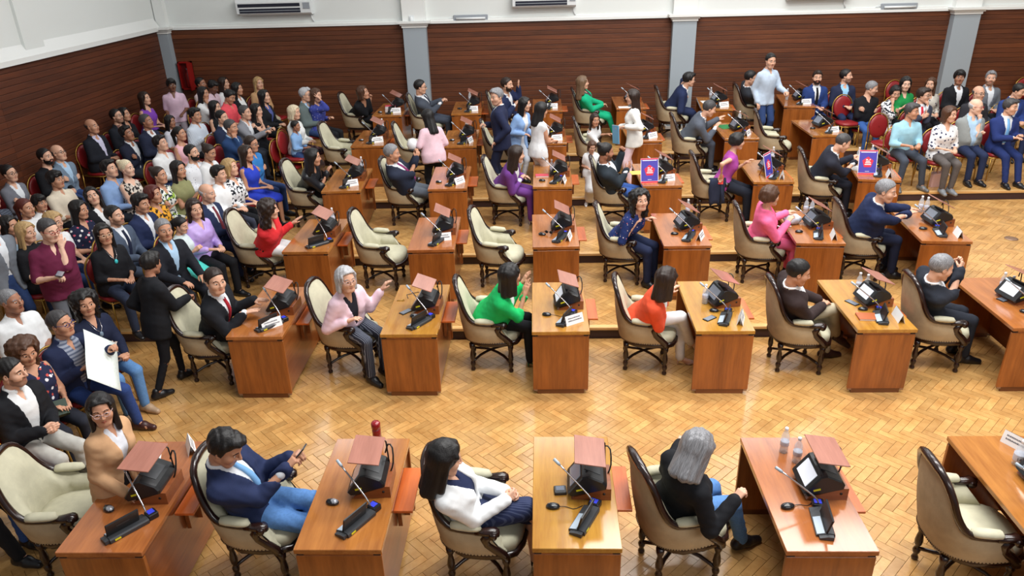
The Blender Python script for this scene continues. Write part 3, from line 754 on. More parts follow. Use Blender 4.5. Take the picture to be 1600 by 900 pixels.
def phone(loc, rz, label, tilt=0, size=(.072, .148)):
    t = empty('phone', loc, rz); t.rotation_euler = (tilt, 0, rz); tag(t, label, 'phone')
    m = MB(); w, l = size; m.cbox(-w / 2, w / 2, -l / 2, l / 2, 0, .009, .003); m.build('case', M_blk, t)
    m = MB(); m.box(-w / 2 + .005, w / 2 - .005, -l / 2 + .012, l / 2 - .012, .0088, .0098); m.build('screen', M_scr, t)
    return t
# ------------------------------------------------------------------ people: heads, hands, hair, shoes (made once)
def head_field(sex):
    f = sex == 'f'; kid = sex == 'k'
    def fn(P):
        A = P.copy(); A[..., 1] = np.abs(A[..., 1])
        d = ell(A, (-.012, 0, .032), (.097, .074, .088))
        jw = .050 if f or kid else .056
        d = smin(d, ell(A, (.030, 0, -.045), (.062, jw, .062)), .03)
        d = smin(d, cap(A, (.070, 0, -.092), (.062, .018, -.090), .019, .017), .03)
        d = smin(d, cap(A, (.0, .050, -.055), (.058, .026, -.092), .020, .016), .025)
        d = smin(d, ell(A, (.052, .038, -.024), (.032, .032, .032)), .025)
        d = smin(d, cap(A, (.080, .012, .029), (.068, .044, .028), .009 if not f and not kid else .007, .009), .016)
        d = smax(d, -ell(A, (.0975, .031, .007), (.012, .015, .009)), .012)
        d = smin(d, cap(A, (.088, 0, .018), (.106 if f or kid else .109, 0, -.021), .006, .009 if f or kid else .0115), .010)
        d = smin(d, ell(A, (.098, .011, -.026), (.010, .008, .007)), .006)
        d = smin(d, cap(A, (.0895, 0, -.050), (.080, .020, -.053), .0075, .004), .004)
        d = smin(d, cap(A, (.0885, 0, -.060), (.080, .017, -.058), .008, .004), .004)
        d = np.minimum(d, ell(A, (.0745, .031, .008), (.0125, .0145, .0105)))
        ear = ell(A, (-.004, .076, -.004), (.019, .010, .031)); ear = smax(ear, -ell(A, (.002, .086, -.002), (.010, .008, .019)), .006)
        d = smin(d, ear, .006)
        d = smin(d, cap(A, (-.022, 0, -.06), (-.026, 0, -.105), .045 if f else .050, .040 if f else .045), .03)
        return d
    return fn
def head_mesh(sex, h):
    V, F = field_mesh(head_field(sex), (-.12, -.095, -.185), (.13, .095, .13), h)
    C = V[F].mean(1); y = np.abs(C[:, 1]); mi = np.zeros(len(F), np.int32)
    beard = (C[:, 0] > .008) & (C[:, 2] < -.028 + .15 * np.maximum(0, .03 - C[:, 0])) & (C[:, 2] > -.118) & ~((C[:, 2] > -.038) & (y < .016) & (C[:, 0] > .09)) & ~((y > .03) & (C[:, 0] > .045) & (C[:, 2] > -.045))
    mi[beard] = 5
    mi[(C[:, 0] > .078) & (y < .019) & (np.abs(C[:, 2] + .0555) < .0095 - .25 * y)] = 1
    ev = np.sqrt((C[:, 0] - .0745) ** 2 * 1.1 + (y - .031) ** 2 * .75 + (C[:, 2] - .009) ** 2 * 1.4); e = (ev < .0142) & (C[:, 0] > .078) & (np.abs(C[:, 2] - .008) < .0062) & (np.abs(y - .031) < .0115)
    mi[e] = 2; mi[e & (np.abs(y - .031) < .0066)] = 3
    mi[(C[:, 0] > .055) & (y > .012) & (y < .052) & (np.abs(C[:, 2] - (.032 - 14 * (y - .032) ** 2)) < max(.0032 if sex == 'f' else .0042, h * .42))] = 4
    return V, F, mi
HEADS = {(s, i): head_mesh(s, h) for s in 'mf' for i, h in enumerate((.0052, .0078, .0104))}
for i in range(3): HEADS[('k', i)] = HEADS[('f', i)]
def hand_field(curl, spread=0.0, thumb=0.0):
    """right hand, wrist at 0, fingers along +x, palm down, thumb on +y"""
    S = []
    for k, (y, L) in enumerate(((.027, .074), (.009, .082), (-.009, .077), (-.025, .060))):
        S.append(((.0, y * .6, 0), (.082, y, .002), .015, .0125))
        p = np.array((.084 - .006 * abs(k - 1), y, .0)); a = 0; yaw = spread * (1.2 - k) * .3 + (1.2 - k) * .03
        for j, fr in enumerate((.44, .32, .24)):
            a += curl * (.8, 1.1, .8)[j] * (1 + .08 * k); q = p + L * fr * np.array((math.cos(a) * math.cos(yaw), math.cos(a) * math.sin(yaw), -math.sin(a)))
            S.append((tuple(p), tuple(q), .0094 - .0008 * j, .0086 - .0008 * j)); p = q
    t = thumb
    S += [((.012, .018, -.004), (.045, .042 + .014 * spread, -.014 - .01 * t), .015, .0125), ((.045, .042 + .014 * spread, -.014 - .01 * t), (.070 - .01 * t, .054 + .02 * spread - .015 * t, -.022 - .018 * t), .0115, .0100), ((.070 - .01 * t, .054 + .02 * spread - .015 * t, -.022 - .018 * t), (.094 - .015 * t, .056 + .026 * spread - .03 * t, -.028 - .024 * t), .0100, .0082)]
    S.append(((-.03, 0, 0), (.01, 0, 0), .024, .022))
    def fn(P):
        d = None; pal = None
        for i, s in enumerate(S):
            c = cap(P, *s)
            d = c if d is None else smin(d, c, .010 if i in (2, 6, 10) or s[2] > .012 else .003)
        return d
    return fn
HANDSHAPE = {'relax': (.32, .1, .3), 'flat': (.06, .25, 0), 'grip': (.75, 0, .8), 'fist': (1.15, 0, 1), 'spread': (.05, 1.0, -.3)}
HANDS = {}
for nm, a in HANDSHAPE.items():
    for i, h in enumerate((.0048, .0070, .0092)): HANDS[(nm, i)] = field_mesh(hand_field(*a), (-.055, -.07, -.11), (.18, .11, .035), h)

def hair_field(style):
    def fn(P):
        A = P.copy(); A[..., 1] = np.abs(A[..., 1]); x, y, z = A[..., 0], A[..., 1], A[..., 2]
        inf = {'short': .010, 'crew': .005, 'bald': .004, 'long': .016, 'bob': .020, 'mid': .018, 'curly': .026, 'bun': .009, 'pony': .010, 'side': .015, 'quiff': .012, 'mop': .020, 'straight': .016, 'pixie': .018}[style]
        wob = .0032 * np.sin(P[..., 1] * 130 + P[..., 0] * 60) * np.sin(P[..., 2] * 40 + P[..., 0] * 90)
        cr = ell(A, (-.014, 0, .032), (.097 + inf, .074 + inf, .088 + inf)) + (wob if style not in ('straight', 'long', 'bun', 'pony') else wob * .3)
        line = np.interp(x, [-.12, -.06, -.03, .0, .018, .03, .06, .085, .12], [-.075, -.07, -.045, -.012, -.010, .038, .074, .092, .10])
        cap_ = smax(cr, (line - z) * .8, .006)
        if style == 'crew' or style == 'short': return cap_
        if style == 'quiff':
            return smin(cap_, cap(A, (.045, 0, .118), (.08, .02, .100), .026, .018), .02)
        if style == 'side' or style == 'mop':
            d = smin(cap_, ell(A, (.045, 0, .098), (.055, .062, .030)), .02)
            if style == 'mop':
                d = smin(d, cap(A, (.085, .0, .070), (.072, .045, .058), .018, .018), .015)
                d = smin(d, ell(A, (-.01, .06, .03), (.06, .03, .05)), .02)
            return d + .004 * np.sin(P[..., 0] * 110) * np.sin(P[..., 1] * 95)
        if style == 'bald':
            return smax(smax(cr, (line - z) * .8, .004), z - (.032 - .25 * x), .006)
        face = smax(.018 - x, np.maximum(y - .066, z - .082), .01)      # face window (negative inside)
        if style in ('long', 'straight', 'bob', 'pixie', 'curly', 'mid'):
            zl = {'long': -.30, 'straight': -.27, 'bob': -.13, 'mid': -.20, 'pixie': -.05, 'curly': -.22}[style]
            d = smin(cap_, smax(cr, z - .08, .01), .01)
            th = .030 if style != 'curly' else .042
            d = smin(d, cap(A, (-.062, .0, -.02), (-.085, .03, zl + .03), .055, .038), .03)
            d = smin(d, cap(A, (-.040, .062, .03), (-.050, .070, zl + .03), th, th * .85), .03)
            d = smin(d, cap(A, (.004, .078, .035), (.000, .082, max(zl + .03, -.19)), .020, .023), .02)
            d = smin(d, cap(A, (.045, .03, .105), (.055, .066, .055), .016, .016), .015)
            if style == 'curly':
                d = smin(d, ell(A, (-.03, .07, .03), (.08, .06, .09)), .03)
                d = d + .010 * np.sin(P[..., 0] * 75 + 1) * np.sin(P[..., 1] * 70) * np.sin(P[..., 2] * 72 + 2)
            else:
                d = d + (.0015 if style == 'straight' else .0030) * np.sin(P[..., 1] * 120 + 3 * np.sin(P[..., 2] * 9)) * np.sin(P[..., 0] * 110 + 2 * np.sin(P[..., 2] * 11))
            fw_ = smax(np.maximum(.052 - x, y - .062), z - .076, .012)
            d = smax(d, -fw_, .012)
            return smax(d, -ell(A, (.075, 0, -.03), (.060, .056, .115)), .008)
        if style == 'bun':
            return smin(cap_, ell(P, (-.10, 0, .085), (.042, .045, .040)), .015)
        if style == 'pony':
            d = smin(cap_, cap(P, (-.105, 0, .05), (-.135, 0, .0), .03, .034), .015)
            return smin(d, cap(P, (-.135, 0, .0), (-.125, 0, -.20), .034, .018), .02)
    return fn
HAIRME = {}
def hair_mesh(style, lod):
    if (style, lod) not in HAIRME:
        lo = -.35 if style in ('long', 'straight') else -.27 if style in ('curly', 'pony', 'mid') else -.17 if style == 'bob' else -.12
        V, F = field_mesh(hair_field(style), (-.20, -.16, lo), (.13, .16, .17), (.0068, .0095, .013)[lod])
        me = mesh_np('hair', V, F); me.materials.append(None); HAIRME[(style, lod)] = me
    return HAIRME[(style, lod)]
_hm = {}
def hair_mat(col):
    if col not in _hm:
        n = NT('hair'); v = n.coord((70, 70, 5)); f = n.noise(v, 3, 2, .6); c = srgb(*col)
        cc = n.mix(n.ramp(f.outputs[0], [(.35, (0, 0, 0, 1)), (.7, (1, 1, 1, 1))]).outputs[0], tuple(x * .6 for x in c[:3]) + (1,), tuple(min(1, x * 1.45 + .004) for x in c[:3]) + (1,))
        n.l(cc, n.b.inputs['Base Color']); n.b.inputs['Roughness'].default_value = .42; n.b.inputs['Specular IOR Level'].default_value = .4; n.bump(f.outputs[0], .35, .01); _hm[col] = n.m
    return _hm[col]
def shoe_mesh(kind):
    def fn(P):
        if kind == 'heel':
            d = smin(cap(P, (.0, 0, .075), (.09, 0, .03), .026, .028), cap(P, (.10, 0, .028), (.15, 0, .022), .032, .022), .02)
            d = np.minimum(d, cap(P, (-.02, 0, .07), (-.025, 0, .0), .014, .008)); return np.maximum(d, -P[..., 2])
        d = smin(cap(P, (-.045, 0, .045), (.05, 0, .05), .042, .042), cap(P, (.05, 0, .038), (.155, 0, .026), .044, .032), .03)
        d = smin(d, cap(P, (-.02, 0, .05), (-.02, 0, .10), .042, .040), .02)
        return np.maximum(d, .002 - P[..., 2])
    V, F = field_mesh(fn, (-.1, -.06, 0), (.2, .06, .15), .011); me = mesh_np('shoe', V, F); me.materials.append(None); return me
SHOE = {k: shoe_mesh(k) for k in ('flat', 'heel')}
def glasses_mesh():
    m = MB()
    for s in (-1, 1):
        m.tube([(.100 - .010 * (abs(math.cos(a)) > .9 and math.cos(a) * 1 > 0), s * (.031 + .022 * math.cos(a)), .006 + .016 * math.sin(a)) for a in [2 * math.pi * k / 12 for k in range(13)]], .0024, 5)
        m.tube([(.095, s * .053, .010), (.05, s * .074, .012), (-.005, s * .082, .010)], .0022, 5)
    m.tube([(.102, -.010, .010), (.104, 0, .013), (.102, .010, .010)], .0022, 5)
    me = m.mesh('glasses'); me.materials.append(None); return me
GLASSES = glasses_mesh()
SKIN = {}
def skin_mats(tone):
    if tone not in SKIN:
        c = {0: (228, 184, 160), 1: (214, 166, 140), 2: (194, 142, 114), 3: (164, 114, 90), 4: (118, 78, 60)}[tone]
        n = NT('skin'); v = n.coord((1, 1, 1)); f = n.noise(v, 30, 2, .5); cc = srgb(*c)
        n.l(n.mix(f.outputs[0], tuple(x * .9 for x in cc[:3]) + (1,), tuple(min(1, x * 1.08) for x in cc[:3]) + (1,)), n.b.inputs['Base Color']); n.b.inputs['Roughness'].default_value = .48
        n.b.inputs['Specular IOR Level'].default_value = .4
        SKIN[tone] = (n.m, plain('lips%d' % tone, (c[0] - 28, c[1] - 46, c[2] - 34), .4))
    return SKIN[tone]
M_eye = plain('eye_white', (224, 218, 212), .3); M_iris = plain('iris', (40, 24, 16), .2)

# torso profiles: height above the hip joints -> half depth, half width, forward offset
TORSO = {
    'm': ([-.13, -.05, .04, .14, .25, .35, .42, .47, .505, .54, .60], [.085, .115, .118, .110, .117, .120, .106, .082, .064, .055, .053], [.12, .162, .165, .152, .160, .180, .185, .150, .090, .062, .056], [0, -.01, -.01, .0, .008, .004, -.006, -.014, -.018, -.016, -.008]),
    'f': ([-.13, -.05, .04, .14, .25, .35, .42, .47, .505, .54, .60], [.085, .118, .116, .098, .104, .112, .094, .072, .056, .047, .045], [.125, .172, .168, .136, .142, .158, .160, .128, .076, .052, .047], [0, -.012, -.01, .002, .012, .012, -.004, -.012, -.018, -.016, -.008]),
}
def ik(S, T, l1, l2, hint):
    S, T, hint = (np.array(v, float) for v in (S, T, hint)); d = T - S; L = np.linalg.norm(d)
    if L > .985 * (l1 + l2): d *= .985 * (l1 + l2) / L; L = .985 * (l1 + l2); T = S + d
    L = max(L, abs(l1 - l2) + .02); n = d / np.linalg.norm(d); T = S + n * L
    a = (l1 * l1 - l2 * l2 + L * L) / (2 * L); h = math.sqrt(max(l1 * l1 - a * a, 0))
    p = hint - n * (hint @ n); p /= max(np.linalg.norm(p), 1e-6)
    return S + n * a + p * h, T
def rot_ypr(yaw, pitch, roll=0):
    return np.array((Matrix.Rotation(yaw, 3, 'Z') @ Matrix.Rotation(-pitch, 3, 'Y') @ Matrix.Rotation(roll, 3, 'X')))
# hand targets (forward, left, up from the floor, for a seat of .46 m) : left, right, shapes, palm-down
ARMS = {
    'lap':     ((.33, .07, .665), (.32, -.05, .67), 'relax', 'relax'),
    'clasp':   ((.31, .035, .69), (.32, -.03, .70), 'grip', 'grip'),
    'knees':   ((.42, .13, .64), (.42, -.13, .64), 'relax', 'relax'),
    'crossed': ((.19, -.12, .80), (.16, .11, .765), 'relax', 'relax'),
    'desk':    ((.46, .13, .80), (.46, -.13, .80), 'flat', 'flat'),
    'chinr':   ((.26, .02, .84), (.20, -.035, 1.085), 'relax', 'fist'),
    'chinl':   ((.20, .035, 1.085), (.26, -.02, .84), 'fist', 'relax'),
    'clasphigh': ((.25, .03, 1.05), (.25, -.03, 1.06), 'grip', 'grip'),
    'phone':   ((.33, .045, .83), (.33, -.045, .83), 'grip', 'grip'),
    'rests':   ((.20, .31, .72), (.20, -.31, .72), 'relax', 'relax'),
    'sides':   ((.03, .21, .78), (.03, -.21, .78), 'relax', 'relax'),
    'ear':     ((.30, .10, .74), (.11, -.10, 1.22), 'relax', 'grip'),
    'earL':    ((.11, .10, 1.22), (.42, -.12, .82), 'grip', 'flat'),
    'front':   ((.30, .10, .98), (.32, -.08, 1.0), 'grip', 'grip'),
}
HAIRC = {'k': (20, 17, 18), 'b': (42, 28, 22), 'B': (78, 50, 34), 'g': (128, 128, 132), 'G': (176, 176, 180), 'l': (178, 146, 100), 'w': (216, 200, 170), 'r': (84, 34, 28), 's': (64, 62, 64), 'a': (112, 88, 66)}
NP = 0
GROW = {'m': 1.0, 'f': .985, 'k': 1.0}
def head_centre(lean, side, sit, seat, s, sex, head=(0, 0, 0), twist=0):
    """centre of the head relative to the floor point under the hips, before the body's turn"""
    s = s * GROW.get(sex, 1.0)
    Mt = np.array(Matrix.Rotation(R(lean), 3, 'Y') @ Matrix.Rotation(R(-side), 3, 'X') @ Matrix.Rotation(R(twist), 3, 'Z'))
    P0 = np.array((0, 0, seat + .105 * s if sit else .905 * s)); hs = s * (1.16 if sex == 'k' else 1.09) * (1 if sex == 'm' else .975)
    return P0 + Mt @ (np.array((-.017, 0, .56)) * s) + rot_ypr(R(head[0]), R(head[1])) @ np.array((.022, 0, .112)) * hs
def lod_of(x, y):
    return 0 if y < 5.4 else 1 if y < 9.6 else 2
def person(label, x, y, yaw=0.0, sit=True, lean=4, side=0, s=1.0, sex='m', head=(0, 0, 0), skin=1, hair='short', hc='k', top=None, bot=None,
           arms='lap', legs='n', glasses=None, beard=0, tie=None, shirt=None, seat=.46, z=None, belly=0.0, shoes=((22, 22, 26), 'flat'), turn=0, group=None, twist=0, parts=None):
    """one person; x, y are the hips' place on the floor; angles in degrees; top=(kind, cloth, sleeve 0..2, neck), bot=(kind, cloth)"""
    global NP; NP += 1
    s = s * GROW.get(sex, 1.0)
    z = tier(y) if z is None else z; lod = lod_of(x, y); hb = (.017, .026, .033)[lod]
    root = empty('person', (x, y, z), R(yaw)); tag(root, label, 'person', group)
    kid = sex == 'k'; sx = 'f' if sex in 'fk' else 'm'
    hip_z = (seat + .105 * s if sit else .905 * s); P0 = np.array((0, 0, hip_z), np.float32)
    Mt = np.array(Matrix.Rotation(R(lean), 3, 'Y') @ Matrix.Rotation(R(-side), 3, 'X') @ Matrix.Rotation(R(twist), 3, 'Z'), np.float32)     # columns u, v, w
    def world(u, v, w): return P0 + Mt @ (np.array((u, v, w), np.float32) * s)
    tw, ta, tb, tu = (np.array(a) for a in TORSO[sx]); tb = tb * np.interp(tw, [.4, .5], [1.09, 1.02]); ta = ta * 1.04
    if belly: ta = ta + belly * np.exp(-((tw - .14) / .13) ** 2); tu = tu + .6 * belly * np.exp(-((tw - .14) / .13) ** 2); tb = tb + .7 * belly * np.exp(-((tw - .12) / .2) ** 2)
    def loc(P): return ((P - P0) @ Mt) / s
    def torso(q, inf, w0, w1, k=.02):
        w = q[..., 2]; wq = np.maximum(w, -.05) if inf > .0125 else w; a = np.interp(wq, tw, ta) + inf; b = np.interp(wq, tw, tb) + inf; u0 = np.interp(wq, tw, tu)
        d = (np.sqrt(((q[..., 0] - u0) / a) ** 2 + (q[..., 1] / b) ** 2) - 1) * np.minimum(a, b)
        if sx == 'f' and not kid:
            A = q.copy(); A[..., 1] = np.abs(A[..., 1]); d = smin(d, ell(A, (.075, .072, .305), (.055 + inf, .062 + inf, .062 + inf)), .04)
        return smax(smax(d, w - w1, k), w0 - w, k)
    # --- arms
    wb = .174 if sx == 'm' else .148
    l1, l2 = .285 * s, .255 * s; A = ARMS[arms] if isinstance(arms, str) else arms; arm = []
    zs = 0 if sit else .40 * s
    for i, sg in ((0, 1), (1, -1)):
        S = world(-.012, sg * wb, .425); T = np.array(A[i], float) * (s, s, 1); T[2] = (T[2] - .46) * s + (seat if sit else 0) + (0 if sit else 0)
        if not sit: T = np.array(A[i], float) * s
        d0 = T - S; d0 /= np.linalg.norm(d0); hint = np.array((-.45, sg * .5, -.8)); hint = np.array((-.1, sg * .22, -1.0)) if T[2] > S[2] - .22 * s else np.array((.15, sg * .7, -.7)) if arms == 'crossed' else hint
        if not sit and T[2] < S[2] - .40 * s: hint = np.array((-1.0, sg * .18, -.2))
        E_, Wr = ik(S, T - d0 * .06 * s, l1, l2, hint); fd = Wr - E_; fd /= np.linalg.norm(fd); shp = A[2 + i]
        arm.append((S, E_, Wr, fd, shp, sg))
    # --- legs
    leg = []; L1, L2 = .435 * s, .415 * s
    for sg in (1, -1):
        Hh = np.array((0.0, sg * .088 * s, hip_z - (.0 if sit else .01)))
        if sit:
            fx, fy = {'n': (.44, .10), 'w': (.44, .20), 'f': (.56, .11), 'b': (.32, .10), 'x': (.46, .08), 'y': (.46, .08), 's': (.40, .07)}[legs]
            An = np.array((fx * s, sg * fy * s, .085 * s)); hint = np.array((1, sg * .05, .7))
            if legs == 'x' and sg == -1: An = np.array((.56 * s, .12 * s, .26 * s)); hint = np.array((.6, -.15, 1))
            if legs == 'y' and sg == 1: An = np.array((.56 * s, -.12 * s, .26 * s)); hint = np.array((.6, .15, 1))
        else:
            stx = {'n': (.02, -.02), 'walk': (.20, -.22), 'w': (.03, .0)}.get(legs, (.02, -.02)); An = np.array((stx[0 if sg == 1 else 1] * s, sg * (.10 if legs != 'w' else .15) * s, .085 * s)); hint = np.array((1, 0, .1))
        K_, An = ik(Hh, An, L1, L2, hint); leg.append((Hh, K_, An, sg))
    # --- head
    Nb = world(-.017, 0, .525); Rh = rot_ypr(R(head[0]), R(head[1]), R(head[2] if len(head) > 2 else 0)).astype(np.float32)
    hs = s * (1.09 if not kid else 1.16) * (1.0 if sx == 'm' else .975)
    Hc = Nb + Mt[:, 2] * .035 * s + Rh @ np.array((.022, 0, .112), np.float32) * hs
    # --- body (one mesh: trunk, limbs, neck, head, hands)
    tk = top[0] if top else 'shirt'; sl = top[2] if len(top) > 2 else 2; bk = bot[0] if bot else 'trousers'
    def body(P):
        q = loc(P); d = torso(q, -.004, -.12, .56)
        d = smin(d, cap(P, Nb - Mt[:, 2] * .03 * s, Hc + Rh @ np.array((-.024, 0, -.058), np.float32) * hs, .056 * s * (1 if sx == 'm' else .85), .050 * hs * (1 if sx == 'm' else .88)), .02)
        r = 1 if sx == 'm' else .87
        for S, E_, Wr, fd, shp, sg in arm:
            d = smin(d, cap(P, S, E_, .052 * s * r, .040 * s * r), .025); d = smin(d, cap(P, E_, Wr, .041 * s * r, .027 * s * r), .012)
        for Hh, K_, An, sg in leg:
            d = smin(d, cap(P, Hh, K_, (.068 if bk in ('trousers', 'wide') else .076) * s, (.046 if bk in ('trousers', 'wide') else .054) * s), .02); d = smin(d, cap(P, K_, An, (.044 if bk in ('trousers', 'wide') else .052) * s, .034 * s), .012)
            d = smin(d, cap(P, An, An + np.array((.11 * s, 0, -.05 * s)), .034 * s, .024 * s), .01)
        return d
    pts = [P0 - .14 * s, P0 + .14 * s, Nb + .08 * s, Hc - (0, 0, .05),  world(0, .2, .4), world(0, -.2, .4), world(.14, 0, .3), world(-.14, 0, .3)]
    for a in arm: pts += [a[1], a[2]]
    for a in leg: pts += [a[1], a[2] + (.12 * s, 0, -.06 * s)]
    pts = np.array([np.array(p) for p in pts]); lo, hi = pts.min(0) - .075 * s, pts.max(0) + .075 * s
    BV, BF = field_mesh(body, lo, hi, hb)
    Vs, Fs, Ms = [BV], [BF], [np.zeros(len(BF), np.int32)]; nb_ = len(BV)
    hv, hf, hm = HEADS[(sex, lod)]; Vs.append((hv * hs) @ Rh.T + Hc); Fs.append(hf + nb_); Ms.append(hm); nb_ += len(hv)
    for S, E_, Wr, fd, shp, sg in arm:
        v, f = HANDS[(shp.split(':')[0], lod)]; v = v.copy() * s * (1 if sx == 'm' else .9)
        if sg == 1: v[:, 1] *= -1; f = f[:, ::-1]
        pn = np.array((0, 0, -1.0))                                    # where the palm looks
        if ':' in shp: pn = np.array({'in': (0, -sg, 0), 'back': (-1, 0, 0), 'up': (0, 0, 1), 'fwd': (1, 0, 0)}[shp.split(':')[1]], float)
        elif arms in ('chinr', 'chinl', 'clasphigh', 'ear', 'earL'): pn = np.array((-.5, -sg * .6, 0))
        elif arms in ('crossed',): pn = np.array((-1, 0, -.3))
        elif arms in ('phone', 'front', 'clasp'): pn = np.array((0, -sg, -.2))
        elif arms == 'sides': pn = np.array((0, -sg, 0.0))
        xd = fd.copy()
        if shp in ('flat',) and arms == 'desk': xd = np.array((fd[0], fd[1], 0)); xd /= np.linalg.norm(xd)
        zd = -pn + xd * (pn @ xd); zd /= max(np.linalg.norm(zd), 1e-6); yd = np.cross(zd, xd)
        Vs.append(v @ np.stack([xd, yd, zd]).astype(np.float32) + Wr.astype(np.float32)); Fs.append(f + nb_); Ms.append(np.zeros(len(f), np.int32)); nb_ += len(v)
    me = mesh_np('body', np.concatenate(Vs), np.concatenate(Fs), True, np.concatenate(Ms))
    sm, lm = skin_mats(skin); hcm = hair_mat(HAIRC[hc])
    bm_ = hcm if beard == 2 else sm
    if beard == 1: bm_ = stubble(skin)
    for q in (sm, lm, M_eye, M_iris, hair_mat(HAIRC['g' if hc in 'gG' else 'b' if hc in 'lwaBr' else 'k']), bm_): me.materials.append(q)
    link('body', me, root)
    # --- hair, glasses, shoes
    HM = Matrix.Translation(Vector(Hc.tolist())) @ Matrix(Rh.tolist()).to_4x4() @ Matrix.Scale(hs, 4)
    def shared(name, me_, mat, M):
        o = link(name, me_, root); o.matrix_local = M; o.material_slots[0].link = 'OBJECT'; o.material_slots[0].material = mat; return o
    if hair: shared('hair', hair_mesh(hair, lod), hcm, HM)
    if glasses: shared('glasses', GLASSES, plain('glasses_frame', glasses, .3), HM)
    ph = (rng.random() * 6, rng.random() * 6, rng.random() * 6)
    def folds(P, amp):
        return amp * np.sin(P[..., 0] * 62 + P[..., 2] * 33 + ph[0]) * np.sin(P[..., 1] * 55 + P[..., 2] * 41 + ph[1]) + .7 * amp * np.sin(P[..., 2] * 85 + P[..., 0] * 40 + ph[2]) * np.sin(P[..., 1] * 31)
    bmat = bot[1] if bot else fabric((30, 32, 40))
    hg = (.0125, .0185, .0265)[lod]
    # --- lower garment
    def lower(P):
        q = loc(P); inf = .012
        d = torso(q, inf, -.16, .09)
        for Hh, K_, An, sg in leg:
            if bk == 'shorts': d = smin(d, cap(P, Hh, Hh + (K_ - Hh) * .8, .096 * s, .082 * s), .03); continue
            if bk == 'skirt': d = smin(d, cap(P, Hh, Hh + (K_ - Hh) * .97, .098 * s, .086 * s), .07); continue
            w_ = {'trousers': 1.0, 'wide': 1.35, 'slim': .86}.get(bk, 1.0)
            end = K_ + (An - K_) * (.97 if bk != 'slim' else .90)
            d = smin(d, cap(P, Hh, K_, .088 * s, .066 * s * (1 + (w_ - 1) * .6)), .03 if bk != 'wide' else .06); d = smin(d, cap(P, K_, end, .062 * s * w_, .050 * s * w_), .015)
        return d + folds(P, .0026 * s)
    if bk == 'longskirt':
        def lower(P):
            q = loc(P); d = torso(q, .014, -.16, .09); K0 = (leg[0][1] + leg[1][1]) / 2; A0 = (leg[0][2] + leg[1][2]) / 2
            H0 = (leg[0][0] + leg[1][0]) / 2
            return smin(smin(d, cap(P, H0, K0, .15 * s, .14 * s), .05), cap(P, K0, A0 + (0, 0, .09), .14 * s, .15 * s), .05) + folds(P, .006)
    lp = np.array([P0 - .19 * s, P0 + .19 * s] + [a[1] for a in leg] + [a[2] for a in leg]); V, F = field_mesh(lower, lp.min(0) - .11 * s, lp.max(0) + .11 * s, hg * 1.3)
    link({'skirt': 'skirt', 'longskirt': 'skirt', 'shorts': 'shorts'}.get(bk, 'trousers'), mesh_np('lower_garment', V, F), root, bmat)
    if shoes:
        for Hh, K_, An, sg in leg:
            dn = An - K_; yawf = sg * .12 + (math.atan2(K_[1] - Hh[1], K_[0] - Hh[0]) if sit else 0) * .6
            pit = 0.0
            if An[2] > .12 * s: pit = -.55
            M_ = Matrix.Translation((An[0], An[1], An[2] - .085 * s)) @ Matrix.Rotation(yawf, 4, 'Z') @ Matrix.Rotation(-pit, 4, 'Y') @ Matrix.Scale(s, 4)
            shared('shoe', SHOE[shoes[1]], plain('shoe', shoes[0], .35), M_)
    # --- upper garments
    def upper(inf, w0, w1, sl, vn, amp, loose=1.0, hem=0.0, openv=None):
        def fn(P):
            q = loc(P); d = torso(q, inf, w0, w1, .012)
            if w0 > -.3 and hem:
                for Hh, K_, An, sg in leg: d = smin(d, smax(cap(P, Hh, Hh + (K_ - Hh) * (.14 if sit else .42), .100 * s, .098 * s), w0 - q[..., 2], .01), .05)
            r = (1 if sx == 'm' else .88) * loose
            for S, E_, Wr, fd, shp, sg in arm:
                if sl <= 0: continue
                e1 = S + (E_ - S) * min(1, sl); d = smin(d, cap(P, S, e1, (.052 * r + inf) * s, (.043 * r + inf) * s), .03)
                if sl > 1: e2 = E_ + (Wr - E_) * (sl - 1); d = smin(d, cap(P, E_, e2, (.043 * r + inf) * s, (.031 * r + inf) * s), .015)
            d = d + folds(P, amp * s)
            if vn:                                                     # neck opening: depth of the V, half width at the top
                wv, hwid = vn; wz = np.clip((q[..., 2] - wv) / (.52 - wv), 0, 2) * hwid
                cut = np.maximum(np.maximum(np.abs(q[..., 1]) - wz, -q[..., 0] + .005), wv - q[..., 2]); d = np.maximum(d, -cut)
            if openv:                                                  # jacket: closed at one button, open below
                wbn, lo_w = openv; wz = np.clip((wbn - q[..., 2]) * lo_w, 0, .09)
                cut = np.maximum(np.maximum(np.abs(q[..., 1]) - wz, -q[..., 0] + .01), q[..., 2] - wbn); d = np.maximum(d, -cut)
            return d
        return fn
    def collar(q, r, w0, w1, th, gap):
        ax = q[..., 0] - (-.020 + .10 * (q[..., 2] - .5)); rho = np.sqrt(ax ** 2 + q[..., 1] ** 2)
        d = np.maximum(np.abs(rho - r - .15 * np.maximum(0, .53 - q[..., 2])) - th, np.maximum(q[..., 2] - w1 + .35 * np.maximum(ax, 0), w0 - q[..., 2]))
        return np.maximum(d, np.minimum(gap - np.abs(q[..., 1]), q[..., 0]) ) if gap else d
    upts = [P0 - (.2 * s, .2 * s, .24 * s), world(.15, .2, .5), world(.15, -.2, .5), world(-.16, .2, .53), world(-.16, -.2, .53), world(.16 + belly * 1.8, 0, .12)] + [a[0] for a in arm]
    if sl > 0: upts += [a[1] if sl >= 1 else a[0] + (a[1] - a[0]) * sl for a in arm]
    if sl > 1: upts += [a[2] for a in arm]
    upts = np.array([np.array(p, float) for p in upts]); ulo, uhi = upts.min(0) - .085 * s, upts.max(0) + .085 * s
    hem_w = -.09 if sit else -.12
    kind = tk; cloth = top[1]
